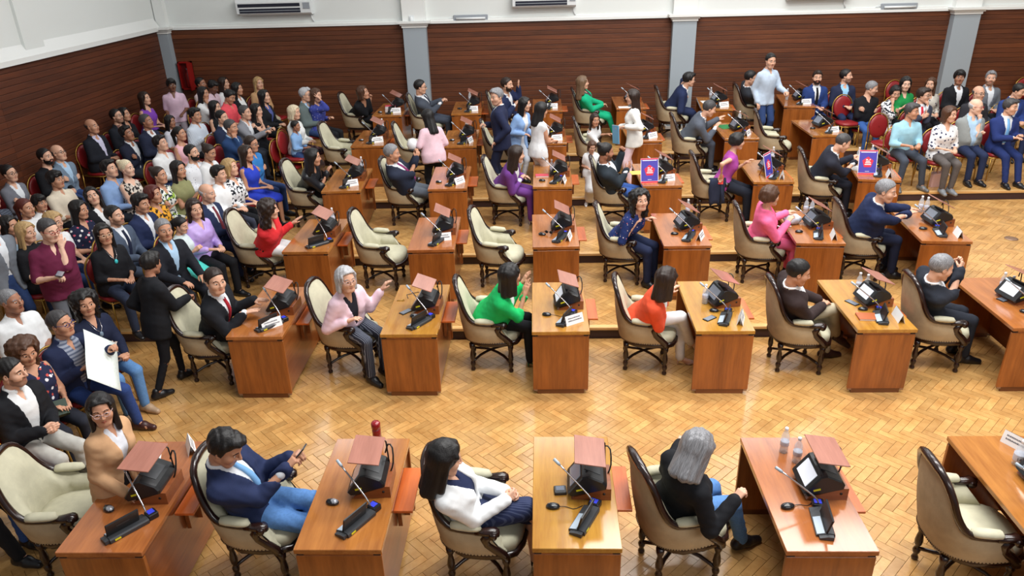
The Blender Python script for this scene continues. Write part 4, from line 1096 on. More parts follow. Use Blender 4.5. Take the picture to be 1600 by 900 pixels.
    def add(name, fn, mat, lo=ulo, hi=uhi, h=hg):
        V, F = field_mesh(fn, lo, hi, h)
        return link(name, mesh_np(name, V, F), root, mat) if len(F) else None
    if kind in ('jacket', 'blazer', 'openjacket'):
        vw = .14 if kind != 'openjacket' else -.02
        f0 = upper(.020, -.10 if sit else -.17, .532, sl, (vw, .072 if kind != 'openjacket' else .10), .0022, 1.0, 1, (vw, .28 if kind != 'openjacket' else .5))
        def jk(P):
            d = f0(P); q = loc(P)
            c = collar(q, .077 if sx == 'm' else .066, .475, .546, .012, 0); c = np.maximum(c, q[..., 0] - .02); return np.minimum(d, c)
        add('jacket', jk, cloth)
        sc = shirt or fabric((222, 226, 232))
        f1 = upper(.009, -.02, .522, 0, (.42, .034) if not tie else None, .001)
        def sh(P):
            q = loc(P); d = f1(P); d = np.minimum(d, collar(q, .066 if sx == 'm' else .056, .505, .560, .012, 0 if tie else .012)) if shirt is not False and sx == 'm' else d
            if sl > 1.8:
                for S, E_, Wr, fd, shp, sg in arm: d = np.minimum(d, cap(P, Wr - fd * .05 * s, Wr + fd * .004 * s, .036 * s, .036 * s))
            return d
        if shirt is not False: add('shirt', sh, sc, h=hg * 1.15)
        if tie:
            ws = np.linspace(.50, .10, 12).astype(np.float32); m = MB(); rows = []
            for w in ws:
                a, b, u0 = np.interp(w, tw, ta), np.interp(w, tw, tb), np.interp(w, tw, tu); u = u0 + a + .018
                hw = .016 if w > .47 else .020 + .016 * (.47 - w) / .37
                if w > .47: u = u0 + a + .022 + .1 * (w - .47)
                rows.append([Vector(world(u - .016, -hw, w)), Vector(world(u, -hw * .9, w)), Vector(world(u + .004, 0, w)), Vector(world(u, hw * .9, w)), Vector(world(u - .016, hw, w))])
            m.grid(rows); m.build('tie', tie, root)
    else:
        inf = {'shirt': .014, 'polo': .013, 'tee': .013, 'sweater': .018, 'blouse': .017, 'dress': .013, 'tank': .0126, 'cardigan': .02}.get(kind, .014)
        vn = top[3] if len(top) > 3 else {'shirt': (.42, .035), 'polo': (.40, .04), 'blouse': (.38, .05), 'dress': (.40, .06), 'sweater': (.40, .05), 'tank': (.40, .075)}.get(kind)
        tucked = kind in ('shirt',) and sit
        f0 = upper(inf, -.04 if tucked else hem_w, .524 if kind != 'tank' else .475, sl, vn, .0028, 1.04 if kind in ('blouse', 'shirt') else .96, 0 if tucked else 1)
        def tp(P):
            d = f0(P); q = loc(P)
            if kind in ('shirt', 'polo'): d = np.minimum(d, collar(q, .067 if sx == 'm' else .057, .47, .545, .012, .018))
            if kind == 'tank': d = smin(d, cap(P, world(.05, .085, .42), world(-.03, .085, .50), .022 * s, .018 * s), .01); d = smin(d, cap(P, world(.05, -.085, .42), world(-.03, -.085, .50), .022 * s, .018 * s), .01)
            return d
        add({'tee': 't_shirt', 'tank': 'sleeveless_top'}.get(kind, kind), tp, cloth)
    fr = dict(root=root, Hc=Hc, Rh=Rh, arm=arm, leg=leg, world=world, s=s)
    if parts: parts(fr)
    return fr
_stub = {}
def stubble(t):
    if t not in _stub:
        c = {0: (176, 140, 122), 1: (150, 112, 92), 2: (120, 84, 66), 3: (96, 64, 48), 4: (70, 46, 36)}[t]; _stub[t] = plain('stubble%d' % t, c, .6)
    return _stub[t]
def by_head(label, px, py, yaw=-12, lean=4, side=0, s=1.0, sex='m', sit=True, seat=.46, head=(0, 0, 0), floor=None, chair=None, **kw):
    """a person whose head shows at a pixel; the floor level gives the depth"""
    h = head_centre(lean, side, sit, seat, s, sex, head, kw.get('twist', 0)); ca, sa = math.cos(R(yaw)), math.sin(R(yaw)); ox, oy = h[0] * ca - h[1] * sa, h[0] * sa + h[1] * ca
    best = None
    for zf in ([floor] if floor is not None else [0, .15, .3, .45, .6]):
        p = at(px, py, zf + h[2]); y = p.y - oy; e = abs(tier(y) - zf)
        if best is None or e < best[0]: best = (e, p.x - ox, y, zf)
    _, x, y, zf = best
    y = min(y, WALL_Y - .42); x = max(x, WALL_X + .34)
    r = person(label, x, y, yaw, sit, lean, side, s, sex, head, seat=seat, z=zf, **kw)
    if sit and chair is not False:
        if chair: banquet(x - .03 * ca, y - .03 * sa, zf, R(yaw), chair)
        else:
            w = label.replace(',', '').split()[:11]
            while w[-1] in ('and', 'with', 'the', 'in', 'of', 'a', 'at', 'by', 'behind', 'beside', 'on', 'his', 'her', 'beside', 'near', 'to', 'looking'): w.pop()
            banquet(x - .03 * ca, y - .03 * sa, zf, R(yaw), 'red banquet chair under the ' + ' '.join(w), HIDDEN[1])
    return r
def solve_lean(px, py, x, y, z, yaw, seat, s, sex, head, base=6, reg=1.0):
    """how far a seated body leans so that its head shows at the pixel"""
    ca, sa = math.cos(R(yaw)), math.sin(R(yaw))
    def cost(v):
        h = head_centre(v[0], v[1], True, seat, s, sex, head); dx, dy = v[2], v[3]
        q = pix((x + dx * ca - dy * sa + h[0] * ca - h[1] * sa, y + dx * sa + dy * ca + h[0] * sa + h[1] * ca, z + h[2]))
        return ((q[0] - px) ** 2 + (q[1] - py) ** 2) / 4 + reg * ((v[0] - base) ** 2 / 150 + v[1] ** 2 / 80 + (dx ** 2 + dy ** 2) * 500)
    v = [base, 0, 0, 0]; st = [8, 6, .05, .05]; c = cost(v)
    for _ in range(80):
        for k in range(4):
            for sg in (1, -1):
                w = list(v); w[k] += sg * st[k]; w[0] = max(-14, min(48, w[0])); w[1] = max(-28, min(28, w[1])); w[2] = max(-.06, min(.16, w[2])); w[3] = max(-.1, min(.1, w[3]))
                e = cost(w)
                if e < c: v, c = w, e; break
            else: st[k] *= .8
    return v
# ------------------------------------------------------------------ desks, armchairs and what lies on the desks
# key: row, column -> near left corner x, y, turn (deg), tone of the top (0 red-brown .. 1 golden), whose desk it is
far = at(1480, 681, DH)
DESKS = {
 '11': (-3.314, 3.729, .7, .0, 'the woman in the tan blazer'), '12': (-1.692, 3.765, .2, .25, 'the man in jeans reading his phone'),
 '13': (-.087, 3.786, -.1, .95, 'the woman with the pinstriped skirt'), '14': (1.578, 3.769, .1, .0, 'the grey-haired person turned away'),
 '15': (far.x, far.y - DL, 0, .35, 'the empty front-row armchair at right'),
 '21': (-3.313, 6.768, .2, .1, 'the man with the red tie'), '22': (-1.694, 6.797, -.1, .8, 'the woman in the lilac blazer'),
 '23': (-.115, 6.825, .3, .8, 'the woman in the green blazer'), '24': (1.567, 6.816, -.5, 1., 'the woman in the orange jacket'),
 '25': (3.194, 6.817, -.1, .9, 'the man in khaki trousers'), '26': (4.740, 6.828, 0, .1, 'the grey-haired man rubbing his nose'),
 '31': (-3.326, 8.761, -.3, .25, 'the woman in the red blouse'), '32': (-1.712, 8.766, 1.4, .0, 'the empty armchair right of the red blouse'),
 '33': (-.121, 8.825, .7, .1, 'the empty armchair left of the navy-print woman'), '34': (1.527, 8.802, 0, .0, 'the woman in the navy print dress'),
 '35': (3.184, 8.849, -4, .1, 'the woman in the pink jacket'), '36': (4.732, 8.867, -5, .1, 'the heavy man in navy'),
 '41': (-3.348, 10.825, 3.1, .3, 'the woman in the black leather jacket'), '42': (-1.724, 10.86, 1.6, .1, 'the man with the purple tie'),
 '43': (-.13, 10.893, -.3, .35, 'the woman in the purple suit'), '44': (1.515, 10.847, 1.3, .15, 'the man with the hair knot'),
 '45': (3.186, 10.969, -2.4, .4, 'the standing woman in magenta'), '46': (4.756, 11.038, -11, .15, 'the balding man bent over his papers'),
 '51': (-3.381, 12.998, 1.5, .2, 'the empty armchair beside the boy in blue'), '52': (-1.725, 12.868, 1.8, .3, 'the armchair behind the pink-shirt woman'),
 '53': (-.145, 12.98, 0, .2, 'the armchair behind the standing navy suit'), '54': (1.53, 13.02, .5, .15, 'the seated girl in white'),
 '55': (3.21, 13.066, -.8, .25, 'the stooping man in the grey suit'), '56': (4.764, 13.178, .3, .3, 'the empty armchair before the standing man'),
 '61': (-3.365, 14.867, -.1, .3, 'the laughing woman in black'), '62': (-1.777, 14.88, 1.4, .3, 'the man with folded hands by the pillar'),
 '63': (-.16, 15.0, .4, .1, 'the man who holds up his hand'), '64': (1.511, 15.1, -.2, .1, 'the woman in the emerald suit'),
 '65': (3.147, 14.865, -6, .35, 'the young man with fist at mouth'), '66': (4.781, 15.012, -8.7, .1, 'the man hidden by the standing man'),
}
def dk(k, x, y, h=0.0):
    """point over desk k in the room"""
    X, Y, a, _, _ = DESKS[k]; a = R(a); return Vector((X + x * math.cos(a) - y * math.sin(a), Y + x * math.sin(a) + y * math.cos(a), tier(Y + .3) + DH + h))
# armchair offsets from the desk's near left corner and turn
# pixel of the middle of the near arm pad, and the turn (deg)
CH = {'11': (64, 808, 12), '12': (366, 815, -3), '13': (727, 822, -4), '14': (1080, 815, 15), '15': (1544, 834, 0), '21': (302, 522, 0), '22': (520, 509, -4), '23': (757, 503, 3), '24': (1003, 503, -6), '25': (1255, 504, 0), '26': (1476, 499, -2),
      '31': (387, 384, 0), '32': (580, 384, -2), '33': (766, 382, -7), '34': (966, 374, -5), '35': (1190, 374, -2), '36': (1350, 368, -2), '41': (468, 296, -2), '42': (622, 293, -3), '43': (784, 291, -3), '44': (954, 292, -3), '45': (1115, 284, 1), '46': (1284, 279, -6),
      '51': (522, 231, -4), '55': (1078, 217, 0), '56': (1208, 211, -6), '61': (551, 179, -2), '64': (918, 172, 0), '65': (1050, 169, 0), '66': (1175, 165, 0)}
NEAR_EMPTY = {'15', '32', '33', '51', '52', '53', '56', '45'}
SEATPOS = {}
for k, (X, Y, a, tone, who) in DESKS.items():
    rowname = ('front row', 'second row', 'third row', 'fourth row', 'fifth row', 'back row')[int(k[0]) - 1]
    desk(X, Y, tier(Y + .3), R(a), tone, 'wooden desk of ' + who + ', ' + rowname)
    zt = tier(Y + .3)
    if k in CH:
        bx, by, rz = CH[k]; q = at(bx, by, zt + .68); c_, s_ = math.cos(R(rz)), math.sin(R(rz)); cx, cy = q.x + .05 * c_ - .297 * s_, q.y + .05 * s_ + .297 * c_
        cx = min(cx, X - .06)
    else: rz = 2; cx, cy = X - .58, Y + .55
    if tier(cy - .3) < zt: cy = STEP[int(round(zt / RISE))] + .32
    SEATPOS[k] = (cx, cy, zt, rz)
    lab = who[4:] if k in NEAR_EMPTY and who.startswith('the ') else None
    if k in ('15',): lab = 'empty cream armchair with dark carved frame at the right end, front row'
    elif k == '32': lab = 'empty cream armchair between the red blouse woman and a desk, third row'
    elif k == '33': lab = 'empty cream armchair left of the woman in navy print, third row'
    elif k == '51': lab = 'empty cream armchair beside the boy in light blue, fifth row'
    elif k == '52': lab = 'cream armchair partly hidden behind the woman in the pink shirt'
    elif k == '53': lab = 'cream armchair partly hidden behind the standing man in navy suit'
    elif k == '45': lab = 'cream armchair with a dark jacket over its arm, fourth row'
    elif k == '56': lab = 'empty cream armchair in front of the tall standing man, fifth row'
    elif k == '11': lab = 'cream carved armchair at the left edge beside the tan blazer woman'
    else: lab = 'cream carved armchair holding ' + who + ', ' + rowname
    armchair(cx, cy, R(rz), lab, zt)
    tilt = {'1': 8, '2': 20}.get(k[0], 27)
    jx, jy, ja = rng.uniform(-.015, .015), rng.uniform(-.02, .02), rng.uniform(-3, 3)
    p = dk(k, .285 + jx, .49 + jy); tm = terminal(p, R(a + ja + (9 if k[1] in '456' and k[0] != '1' else 0)), tilt, 'black touch terminal with raised lid, desk of ' + who)
    if k in ('14', '25', '26', '23'):
        for c in tm.children:
            if c.name.startswith('display'): c.material_slots[0].link = 'OBJECT'; c.material_slots[0].material = M_scron
    ma = {'11': -40, '12': -32, '13': -26, '14': -8, '15': -10, '21': -40, '22': -34, '31': -46, '32': -24, '23': -26, '24': -20, '25': -14, '35': -14, '36': -8, '46': -10, '56': -30}.get(k, -24)
    p = dk(k, .29, .09 + rng.uniform(0, .03)); place('mic', MIC, p, R(a + ma), 'black gooseneck microphone console on the desk of ' + who)
# computer mice: desk, place on it, turn, silver or black
for k, x, y, rz, sil in (('11', .16, .42, 60, 1), ('12', .155, .46, 78, 1), ('13', .145, .40, 86, 0), ('14', .13, .42, 100, 0), ('22', .30, .40, 80, 1), ('23', .16, .38, 80, 0), ('24', .27, .45, 80, 0), ('25', .22, .45, 80, 0), ('33', .13, .42, 70, 0), ('34', .20, .40, 85, 0),
                         ('35', .12, .38, 90, 0), ('36', .16, .42, 80, 0), ('42', .14, .34, 80, 1), ('43', .14, .30, 80, 0), ('51', .12, .40, 80, 1), ('52', .14, .40, 85, 1), ('56', .16, .50, 80, 0), ('61', .12, .25, 70, 1), ('62', .14, .45, 80, 0), ('26', .30, .34, 50, 0)):
    if k in ('13', '14', '23', '24'):
        mouse_cable = (k, x, y)
    else: mouse_cable = None
    mouse(dk(k, x, y), R(rz + DESKS[k][2]), ('black and silver' if sil else 'black') + ' mouse on the desk of ' + DESKS[k][4], sil, mouse_cable)
# name cards: desk, place, turn (0 faces the aisle)
for k, x, y, rz in (('21', .42, .22, 42), ('23', .44, .20, 32), ('24', .50, .22, 72), ('25', .50, .24, 84), ('32', .43, .34, 12), ('34', .50, .24, 66), ('33', .47, .26, 78), ('35', .50, .20, 82), ('36', .50, .20, 84), ('41', .42, .26, 26), ('42', .46, .28, 52), ('43', .47, .22, 80), ('44', .42, .26, 14), ('45', .46, .20, 74), ('46', .46, .2, 86),
                    ('51', .44, .26, 24), ('52', .47, .24, 72), ('53', .42, .2, 20), ('54', .44, .2, 36), ('55', .44, .22, 60), ('56', .42, .22, 18), ('61', .44, .24, 12), ('62', .42, .24, 6), ('63', .40, .24, 2), ('65', .44, .22, 26), ('66', .44, .22, 20)):
    name_card(dk(k, x, y), R(rz + DESKS[k][2]), 'folded white name card on the desk of ' + DESKS[k][4], .21 if k[0] != '2' else .22)
name_card(dk('11', .47, 1.13), R(120), 'white name card behind the armchair of the man in jeans', .2)
name_card(dk('15', .45, 1.1), R(-60), 'white name card beside the bottle numbered 14, front row')
# bottles: pixel of the foot, desk
def bottle(px, py, k, label, s=1.0):
    p = at(px, py, dk(k, .3, .5).z); X, Y, a, _, _ = DESKS[k]; a = R(a); d_ = p - Vector((X, Y, 0)); u, v = d_.x * math.cos(a) + d_.y * math.sin(a), -d_.x * math.sin(a) + d_.y * math.cos(a)
    p = dk(k, max(.05, min(.55, u)), max(.05, min(1.19, v))); b = place('bot', BOT, p, rng.random() * 6, label); b.scale = (s,) * 3; return b
for px, py, k, lab in ((1224, 706, '14', 'tall clear water bottle, left one of two by the glare, front row'), (1244, 722, '14', 'blue-labelled small water bottle, right one of two, front row'), (1101, 474, '24', 'clear water bottle on the golden desk of the orange jacket woman'),
                       (1340, 455, '25', 'left of two water bottles by the khaki man\'s terminal'), (1352, 458, '25', 'right of two water bottles by the khaki man\'s terminal'), (1564, 455, '26', 'left of two water bottles on the right-hand second-row desk'), (1577, 461, '26', 'right of two water bottles on the right-hand second-row desk'),
                       (521, 349, '31', 'clear water bottle behind the terminal of the red blouse woman'), (1074, 336, '34', 'clear water bottle behind the terminal of the navy print woman'), (1258, 334, '35', 'left water bottle behind the pink jacket woman\'s terminal'), (1267, 336, '35', 'right water bottle behind the pink jacket woman\'s terminal'),
                       (1437, 331, '36', 'left water bottle behind the navy man\'s terminal, third row'), (1446, 333, '36', 'right water bottle behind the navy man\'s terminal, third row'), (566, 266, '41', 'clear water bottle behind the terminal of the leather jacket woman'),
                       (862, 271, '43', 'clear water bottle on the desk of the purple suit woman'), (1031, 262, '44', 'tall water bottle behind the red pentagon poster, left of two'), (1039, 264, '44', 'short water bottle behind the red pentagon poster, right of two'), (1203, 247, '45', 'clear water bottle behind the tilted pentagon poster'),
                       (1340, 252, '46', 'clear water bottle beside the writing balding man'), (1358, 245, '46', 'water bottle with white pump cap behind the right-hand poster'), (601, 200, '51', 'water bottle behind the terminal beside the boy in blue'), (731, 199, '52', 'water bottle behind the terminal of the navy suit\'s desk'),
                       (736, 154, '62', 'water bottle behind the back-row terminal by the second pillar'), (1110, 154, '65', 'tall water bottle before the young man with fist at mouth'), (1229, 156, '66', 'dark drink bottle in front of the tall standing man'), (1149, 187, '55', 'white bottle behind the terminal of the stooping grey suit')):
    b = bottle(px, py, k, lab)
# the bottle numbered 14
p = at(1590, 726, DH); t = empty('water_bottle', p); tag(t, 'clear water bottle numbered 14 on the right front desk', 'bottle', 'clear water bottles')
m = MB(); m.lathe([(.036, 0), (.044, .008), (.044, .12), (.036, .15), (.017, .18), (.015, .20)], n=14); m.build('bottle', M_pet, t)
m = MB(); m.lathe([(.018, .196), (.0185, .2), (.0185, .216), (.016, .22)], n=10); m.build('cap', M_capw, t)
m = MB(); m.lathe([(.0446, .045), (.0449, .047), (.0449, .10), (.0446, .102)], n=14); lb = m.build('label', M_lab, t)
def text_obj(name, body, size, mat, parent, M, align='CENTER', ext=.0006):
    c = bpy.data.curves.new('txt', 'FONT'); c.body = body; c.size = size; c.align_x = align; c.extrude = ext
    o = bpy.data.objects.new('txt', c); COL.objects.link(o); dg = bpy.context.evaluated_depsgraph_get(); me = bpy.data.meshes.new_from_object(o.evaluated_get(dg)); bpy.data.objects.remove(o); me.materials.clear()
    n = link(name, me, parent, mat); n.matrix_local = M; return n
d = math.atan2(-p.y, -p.x)
text_obj('number', '14', .034, M_ink, lb, Matrix.Rotation(d + math.pi / 2, 4, 'Z') @ Matrix.Translation((0, -.0455, .06)) @ Matrix.Rotation(R(90), 4, 'X'))
# red flask
p = at(590, 688, DH); t = empty('drink_flask', p); tag(t, 'dark red drink flask on the far edge of the second front desk', 'flask')
M_flask = plain('flask_red', (140, 20, 28), .25, coat=.5)
m = MB(); m.lathe([(.03, 0), (.036, .004), (.036, .10), (.034, .12)], n=14); m.build('body', M_flask, t); m = MB(); m.lathe([(.034, .12), (.038, .125), (.038, .165), (.03, .18), (.0, .182)], n=14); m.build('lid', M_flask, t)
# phones, notebook, papers, books
phone(dk('24', .19, .28), R(-52), 'phone with white rim lying on the orange jacket woman\'s desk'); phone(dk('22', .19, .52), R(-40), 'black phone lying on the lilac blazer woman\'s desk')
phone(dk('25', .17, .62), R(28), 'dark phone lying on the khaki man\'s desk'); phone(dk('26', .28, .66), R(-70), 'dark phone by the right-hand second-row terminal', size=(.09, .17))
def flat(name, k, x, y, w, l, h, rz, mat, label, cat, cover=None):
    t = empty(name, dk(k, x, y), R(rz + DESKS[k][2])); tag(t, label, cat)
    m = MB(); m.cbox(-w / 2, w / 2, -l / 2, l / 2, 0, h, min(.002, h / 3)); m.build('pages' if cover else 'sheet', cover or mat, t)
    if cover: m = MB(); m.box(-w / 2 - .003, w / 2 + .003, -l / 2 - .003, l / 2 + .003, h, h + .003); m.box(-w / 2 - .003, w / 2 + .003, -l / 2 - .003, l / 2 + .003, -.0, .002); m.box(-w / 2 - .004, -w / 2, -l / 2, l / 2, .002, h); m.build('cover', mat, t)
    return t
M_brown = plain('notebook_brown', (168, 90, 50), .5); M_pink = plain('notebook_pink', (214, 70, 90), .5); M_paper = plain('paper', (232, 232, 230), .7); M_green = plain('folder_green', (40, 130, 70), .6); M_ypaper = plain('paper_yellow', (236, 190, 96), .7)
flat('notebook', '25', .22, .27, .24, .15, .016, -4, M_brown, 'brown notebook lying on the khaki man\'s golden desk', 'notebook', M_paper)
flat('notebook', '43', .14, .56, .20, .12, .02, 2, M_pink, 'pink-red notebook on the purple suit woman\'s desk', 'notebook', M_paper)
flat('paper_sheet', '44', .05, .72, .28, .2, .003, 6, M_ypaper, 'yellow papers on the hair-knot man\'s desk', 'paper'); flat('paper_sheet', '64', .26, .10, .42, .16, .004, 0, M_paper, 'white paper sheet on the emerald suit woman\'s desk', 'paper')
flat('folder', '55', .20, .90, .24, .32, .006, 12, M_green, 'green folder under the stooping grey suit man\'s hand', 'folder'); flat('paper_sheet', '65', .16, .70, .2, .28, .003, 8, M_paper, 'white paper before the young man with fist at mouth', 'paper')
flat('paper_sheet', '46', .10, .60, .2, .28, .003, -6, M_paper, 'white papers the balding man is writing on', 'paper'); flat('paper_sheet', '11', .16, 1.0, .22, .3, .003, 20, M_paper, 'white paper under the lid on the tan blazer woman\'s desk', 'paper')
for i, (h, mt) in enumerate(((.03, M_paper), (.025, M_pink), (.03, M_paper), (.02, M_paper))):
    t = flat('book', '61', .30, .46, .20, .15, h - .004, 3 + 2 * i, M_pink if i in (1, 3) else M_lab, ('lowest', 'second lowest', 'second highest', 'topmost')[i] + ' book of the stack before the laughing woman', 'book', M_paper); t['group'] = 'books stacked on the back-row desk'; t.location.z += (0, .03, .055, .085)[i]
t = empty('glasses_case', dk('33', .16, .33)); tag(t, 'dark folded sunglasses lying below the mouse, third row desk', 'sunglasses'); t.rotation_euler.z = R(60)
o = link('frame', GLASSES, t); o.matrix_local = Matrix.Translation((0, 0, .03)) @ Matrix.Scale(1.1, 4); o.material_slots[0].link = 'OBJECT'; o.material_slots[0].material = M_blk
m = MB()
for s in (-1, 1): m.ball((.112, s * .034, .036), .004, .022, .016, 8, 5)
m.build('lens', M_cable, t); t.name = 'sunglasses'
t = empty('voice_recorder', dk('13', .20, .57), R(4)); tag(t, 'small black box device above the mouse on the golden front desk', 'recorder')
m = MB(); m.cbox(-.045, .045, -.042, .042, 0, .024, .005); m.build('case', M_blk, t); m = MB(); m.box(-.03, .03, -.015, .03, .0235, .0255); m.build('display', M_scr, t)
t = empty('cloth_bundle', at(1237, 349, dk('35', 0, .5).z)); tag(t, 'grey white soft pouch on the pink jacket woman\'s desk', 'pouch')
V, F = field_mesh(lambda P: np.maximum(ell(P, (0, 0, .06), (.12, .09, .075)) + .008 * np.sin(P[..., 0] * 50) * np.sin(P[..., 1] * 60 + P[..., 2] * 40), -P[..., 2]), (-.15, -.12, -.01), (.15, .12, .16), .012)
link('pouch', mesh_np('pouch', V, F), t, fabric((186, 190, 200))); m = MB(); m.tube(spline([(-.10, -.02, .08), (-.2, -.03, .10), (-.26, -.10, .03), (-.18, -.16, .01), (-.05, -.14, .01)], 10), .008, 6); m.build('strap', M_capw, t)
t = empty('spectacles_frame', dk('22', .16, .86), R(30)); tag(t, 'thin dark wire frame lying on the lilac blazer woman\'s desk', 'wire'); m = MB(); m.tube([(0, 0, .004), (.02, .10, .004), (.17, .10, .004), (.15, 0, .004)], .004, 5); m.build('wire', M_blk2, t)
t = empty('key_ring', dk('22', .07, .80)); tag(t, 'small golden keys left of the wire frame', 'keys'); m = MB(); m.tube([(-.03, 0, .004), (.04, .01, .004)], .005, 5); m.build('key', M_gold, t); m = MB(); m.tube([(.04 + .016 * math.cos(a), .01 + .016 * math.sin(a), .004) for a in [k * math.pi / 4 for k in range(9)]], .003, 5); m.build('ring', M_gold, t)
# posters with the red pentagon
M_pblue = plain('poster_violet', (74, 66, 170), .5); M_pred = plain('poster_red', (226, 44, 72), .5); M_pw = plain('poster_white', (240, 238, 240), .5)
def poster(px, py, k, rz, label, w=.27, h=.37):
    p = at(px, py, dk(k, .2, .2).z); t = empty('poster', p, R(rz)); tag(t, label, 'poster', 'violet posters with a red pentagon')
    Mt = Matrix.Rotation(R(-14), 4, 'X')
    m = MB(); m.box(-w / 2, w / 2, 0, .006, 0, h, Mt); bd = m.build('board', M_pw, t)
    m = MB(); m.box(-w / 2 + .008, w / 2 - .008, -.001, .0, .03, h - .02, Mt); m.build('field', M_pblue, bd)
    m = MB(); m.box(-w / 2 + .002, w / 2 - .002, -.001, 0, .002, .026, Mt); m.box(-w / 2 + .002, w / 2 - .002, -.001, 0, h - .018, h - .002, Mt); m.build('band', M_pred, bd)
    pl = [(.085 * math.cos(a), h * .5 + .088 * math.sin(a)) for a in [R(90 + 72 * i) for i in range(5)]]
    m = MB(); m.prism(pl, 1, -.0022, -.001, Mt); m.build('pentagon', M_pred, bd)
    m = MB()
    for x0, x1, z0, z1 in ((-.03, .0, .60, .635), (.02, .04, .60, .635), (-.03, .03, .535, .57), (-.035, .045, .47, .505), (-.045, .05, .40, .435), (-.03, .03, .13, .145)): m.box(x0, x1, -.0034, -.0022, z0 * h, z1 * h, Mt)
    m.box(-w * .4, w * .4, -.002, -.001, h * .90, h * .93, Mt); m.build('lettering', M_pw, bd)
    m = MB(); m.box(-.02, .02, .006, .012, 0, h * .75, Matrix.Translation((0, .16, 0)) @ Matrix.Rotation(R(20), 4, 'X')); m.build('easel_leg', M_brown, t)
poster(1015, 286, '44', 4, 'violet poster with red pentagon before the hair-knot man'); poster(1203, 276, '45', 52, 'violet poster with red pentagon, turned sideways, behind the magenta woman'); poster(1354, 273, '46', -6, 'violet poster with red pentagon before the writing balding man')
# dark jacket over the arm of the empty fourth-row armchair
cx, cy, cz, cr = SEATPOS['45']; t = empty('draped_jacket', (cx, cy, cz), R(cr)); tag(t, 'dark navy jacket hung over the arm of the fourth-row armchair', 'jacket')
rows = []
for u in range(9):
    a = u / 8; r_ = []
    for v in range(7):
        x = -.12 + .24 * v / 6 + .012 * math.sin(v * 2 + u); wv = .010 * math.sin(v * 1.9 + 1)
        if a < .3: y, z = -.24 - .06 * (a / .3), .70 + .03 * math.sin(a / .3 * 1.57)
        else: b = (a - .3) / .7; y, z = -.335 - .012 * b + wv * b * 1.6, .73 - (.38 + .05 * (v % 3 == 1)) * b
        r_.append(Vector((x, y - .012, z)))
    rows.append(r_)
m = MB(); m.grid(rows); o = m.build('jacket_cloth', fabric((38, 44, 64)), t); sd = o.modifiers.new('thick', 'SOLIDIFY'); sd.thickness = .016
m = MB(); m.tube([(.06, -.35, .66), (.07, -.372, .5), (.065, -.37, .34)], [.035, .04, .036], 8, squash=(.5, 1)); m.build('sleeve', fabric((38, 44, 64)), t)
# ------------------------------------------------------------------ the people
NAVY, BLACK, DGREY, MGREY, WHITE = fabric((36, 46, 80)), fabric((24, 25, 30)), fabric((52, 56, 66)), fabric((108, 112, 120), 'tweed'), fabric((232, 234, 236))
DENIM, DDENIM, LBLUE, SKY = fabric((86, 128, 184), 'denim'), fabric((46, 66, 110), 'denim'), fabric((168, 198, 226)), fabric((126, 178, 212))
KHAKI, CREAMC, GREYT = fabric((176, 166, 142)), fabric((226, 214, 194)), fabric((96, 98, 106))
LILAC, PURPLE, PINK, RED, ORANGE, GREEN, EMER, MAG = fabric((232, 202, 216)), fabric((112, 62, 140)), fabric((244, 112, 158)), fabric((222, 52, 58)), fabric((238, 92, 60)), fabric((30, 190, 104)), fabric((24, 176, 128)), fabric((170, 74, 160))
HIDDEN = ('red banquet chair under a seated spectator', 'banquet chairs filled by the spectators')
def at_desk(k, label, px, py, base=6, yaw=0, seat=.50, sex='m', s=1.06, head=(0, 0, 0), hips=(0, 0), **kw):
    x, y, z, rz = SEATPOS[k]; yw = rz + yaw; ca, sa = math.cos(R(rz)), math.sin(R(rz)); x, y = x + (-.01 + hips[0]) * ca - hips[1] * sa, y + (-.02 + hips[0]) * sa + hips[1] * ca
    ln, sd, dx, dy = solve_lean(px, py, x, y, z, yw, seat, s, sex, head, base); ca, sa = math.cos(R(yw)), math.sin(R(yw))
    return person(label, x + dx * ca - dy * sa, y + dx * sa + dy * ca, yw, True, ln, sd, s, sex, head, seat=seat, z=z, **kw)
# --- front row
def held_phone(sc=1.0, off=(.05, 0, .03), tilt=50, mat=None):
    def f(fr):
        root = fr['root']; a = (np.array(fr['arm'][0][2]) + np.array(fr['arm'][1][2])) / 2 + np.array(fr['arm'][1][3]) * .07
        M_ = Matrix.Translation(Vector((a + np.array(off)).tolist())) @ Matrix.Rotation(R(90), 4, 'Z') @ Matrix.Rotation(R(-tilt), 4, 'X')
        t = empty('phone'); t.matrix_world = root.matrix_basis @ M_; tag(t, 'phone held by the ' + root['label'][:60].rsplit(' ', 1)[0].split(' with ')[0].split(',')[0], 'phone')
        m = MB(); m.cbox(-.037, .037, -.075, .075, 0, .009, .003); m.build('case', mat or M_blk, t); m = MB(); m.box(-.032, .032, -.066, .066, .0088, .0098); m.build('screen', M_scr, t)
    return f
by_head('woman in tan blazer and glasses leaning on the front left desk', 158, 640, yaw=-14, sit=False, lean=9, sex='f', hair='straight', hc='k', head=(-44, -2, 0), glasses=(200, 170, 170), s=.93, top=('blazer', fabric((196, 154, 116)), 2), shirt=fabric((214, 216, 224)), bot=('trousers', BLACK), arms=((.26, .16, .86), (.27, -.17, .86), 'flat', 'flat'), skin=2, floor=0)
at_desk('12', 'man in navy suit and jeans reading his phone, front row', 352, 700, sex='m', hc='k', hair='side', head=(-4, -30, 0), top=('jacket', NAVY, 2), tie=fabric((120, 170, 220)), bot=('trousers', DENIM), arms=((.34, .10, .90), (.34, .02, .90), 'grip', 'grip'), legs='y', skin=2, parts=held_phone())
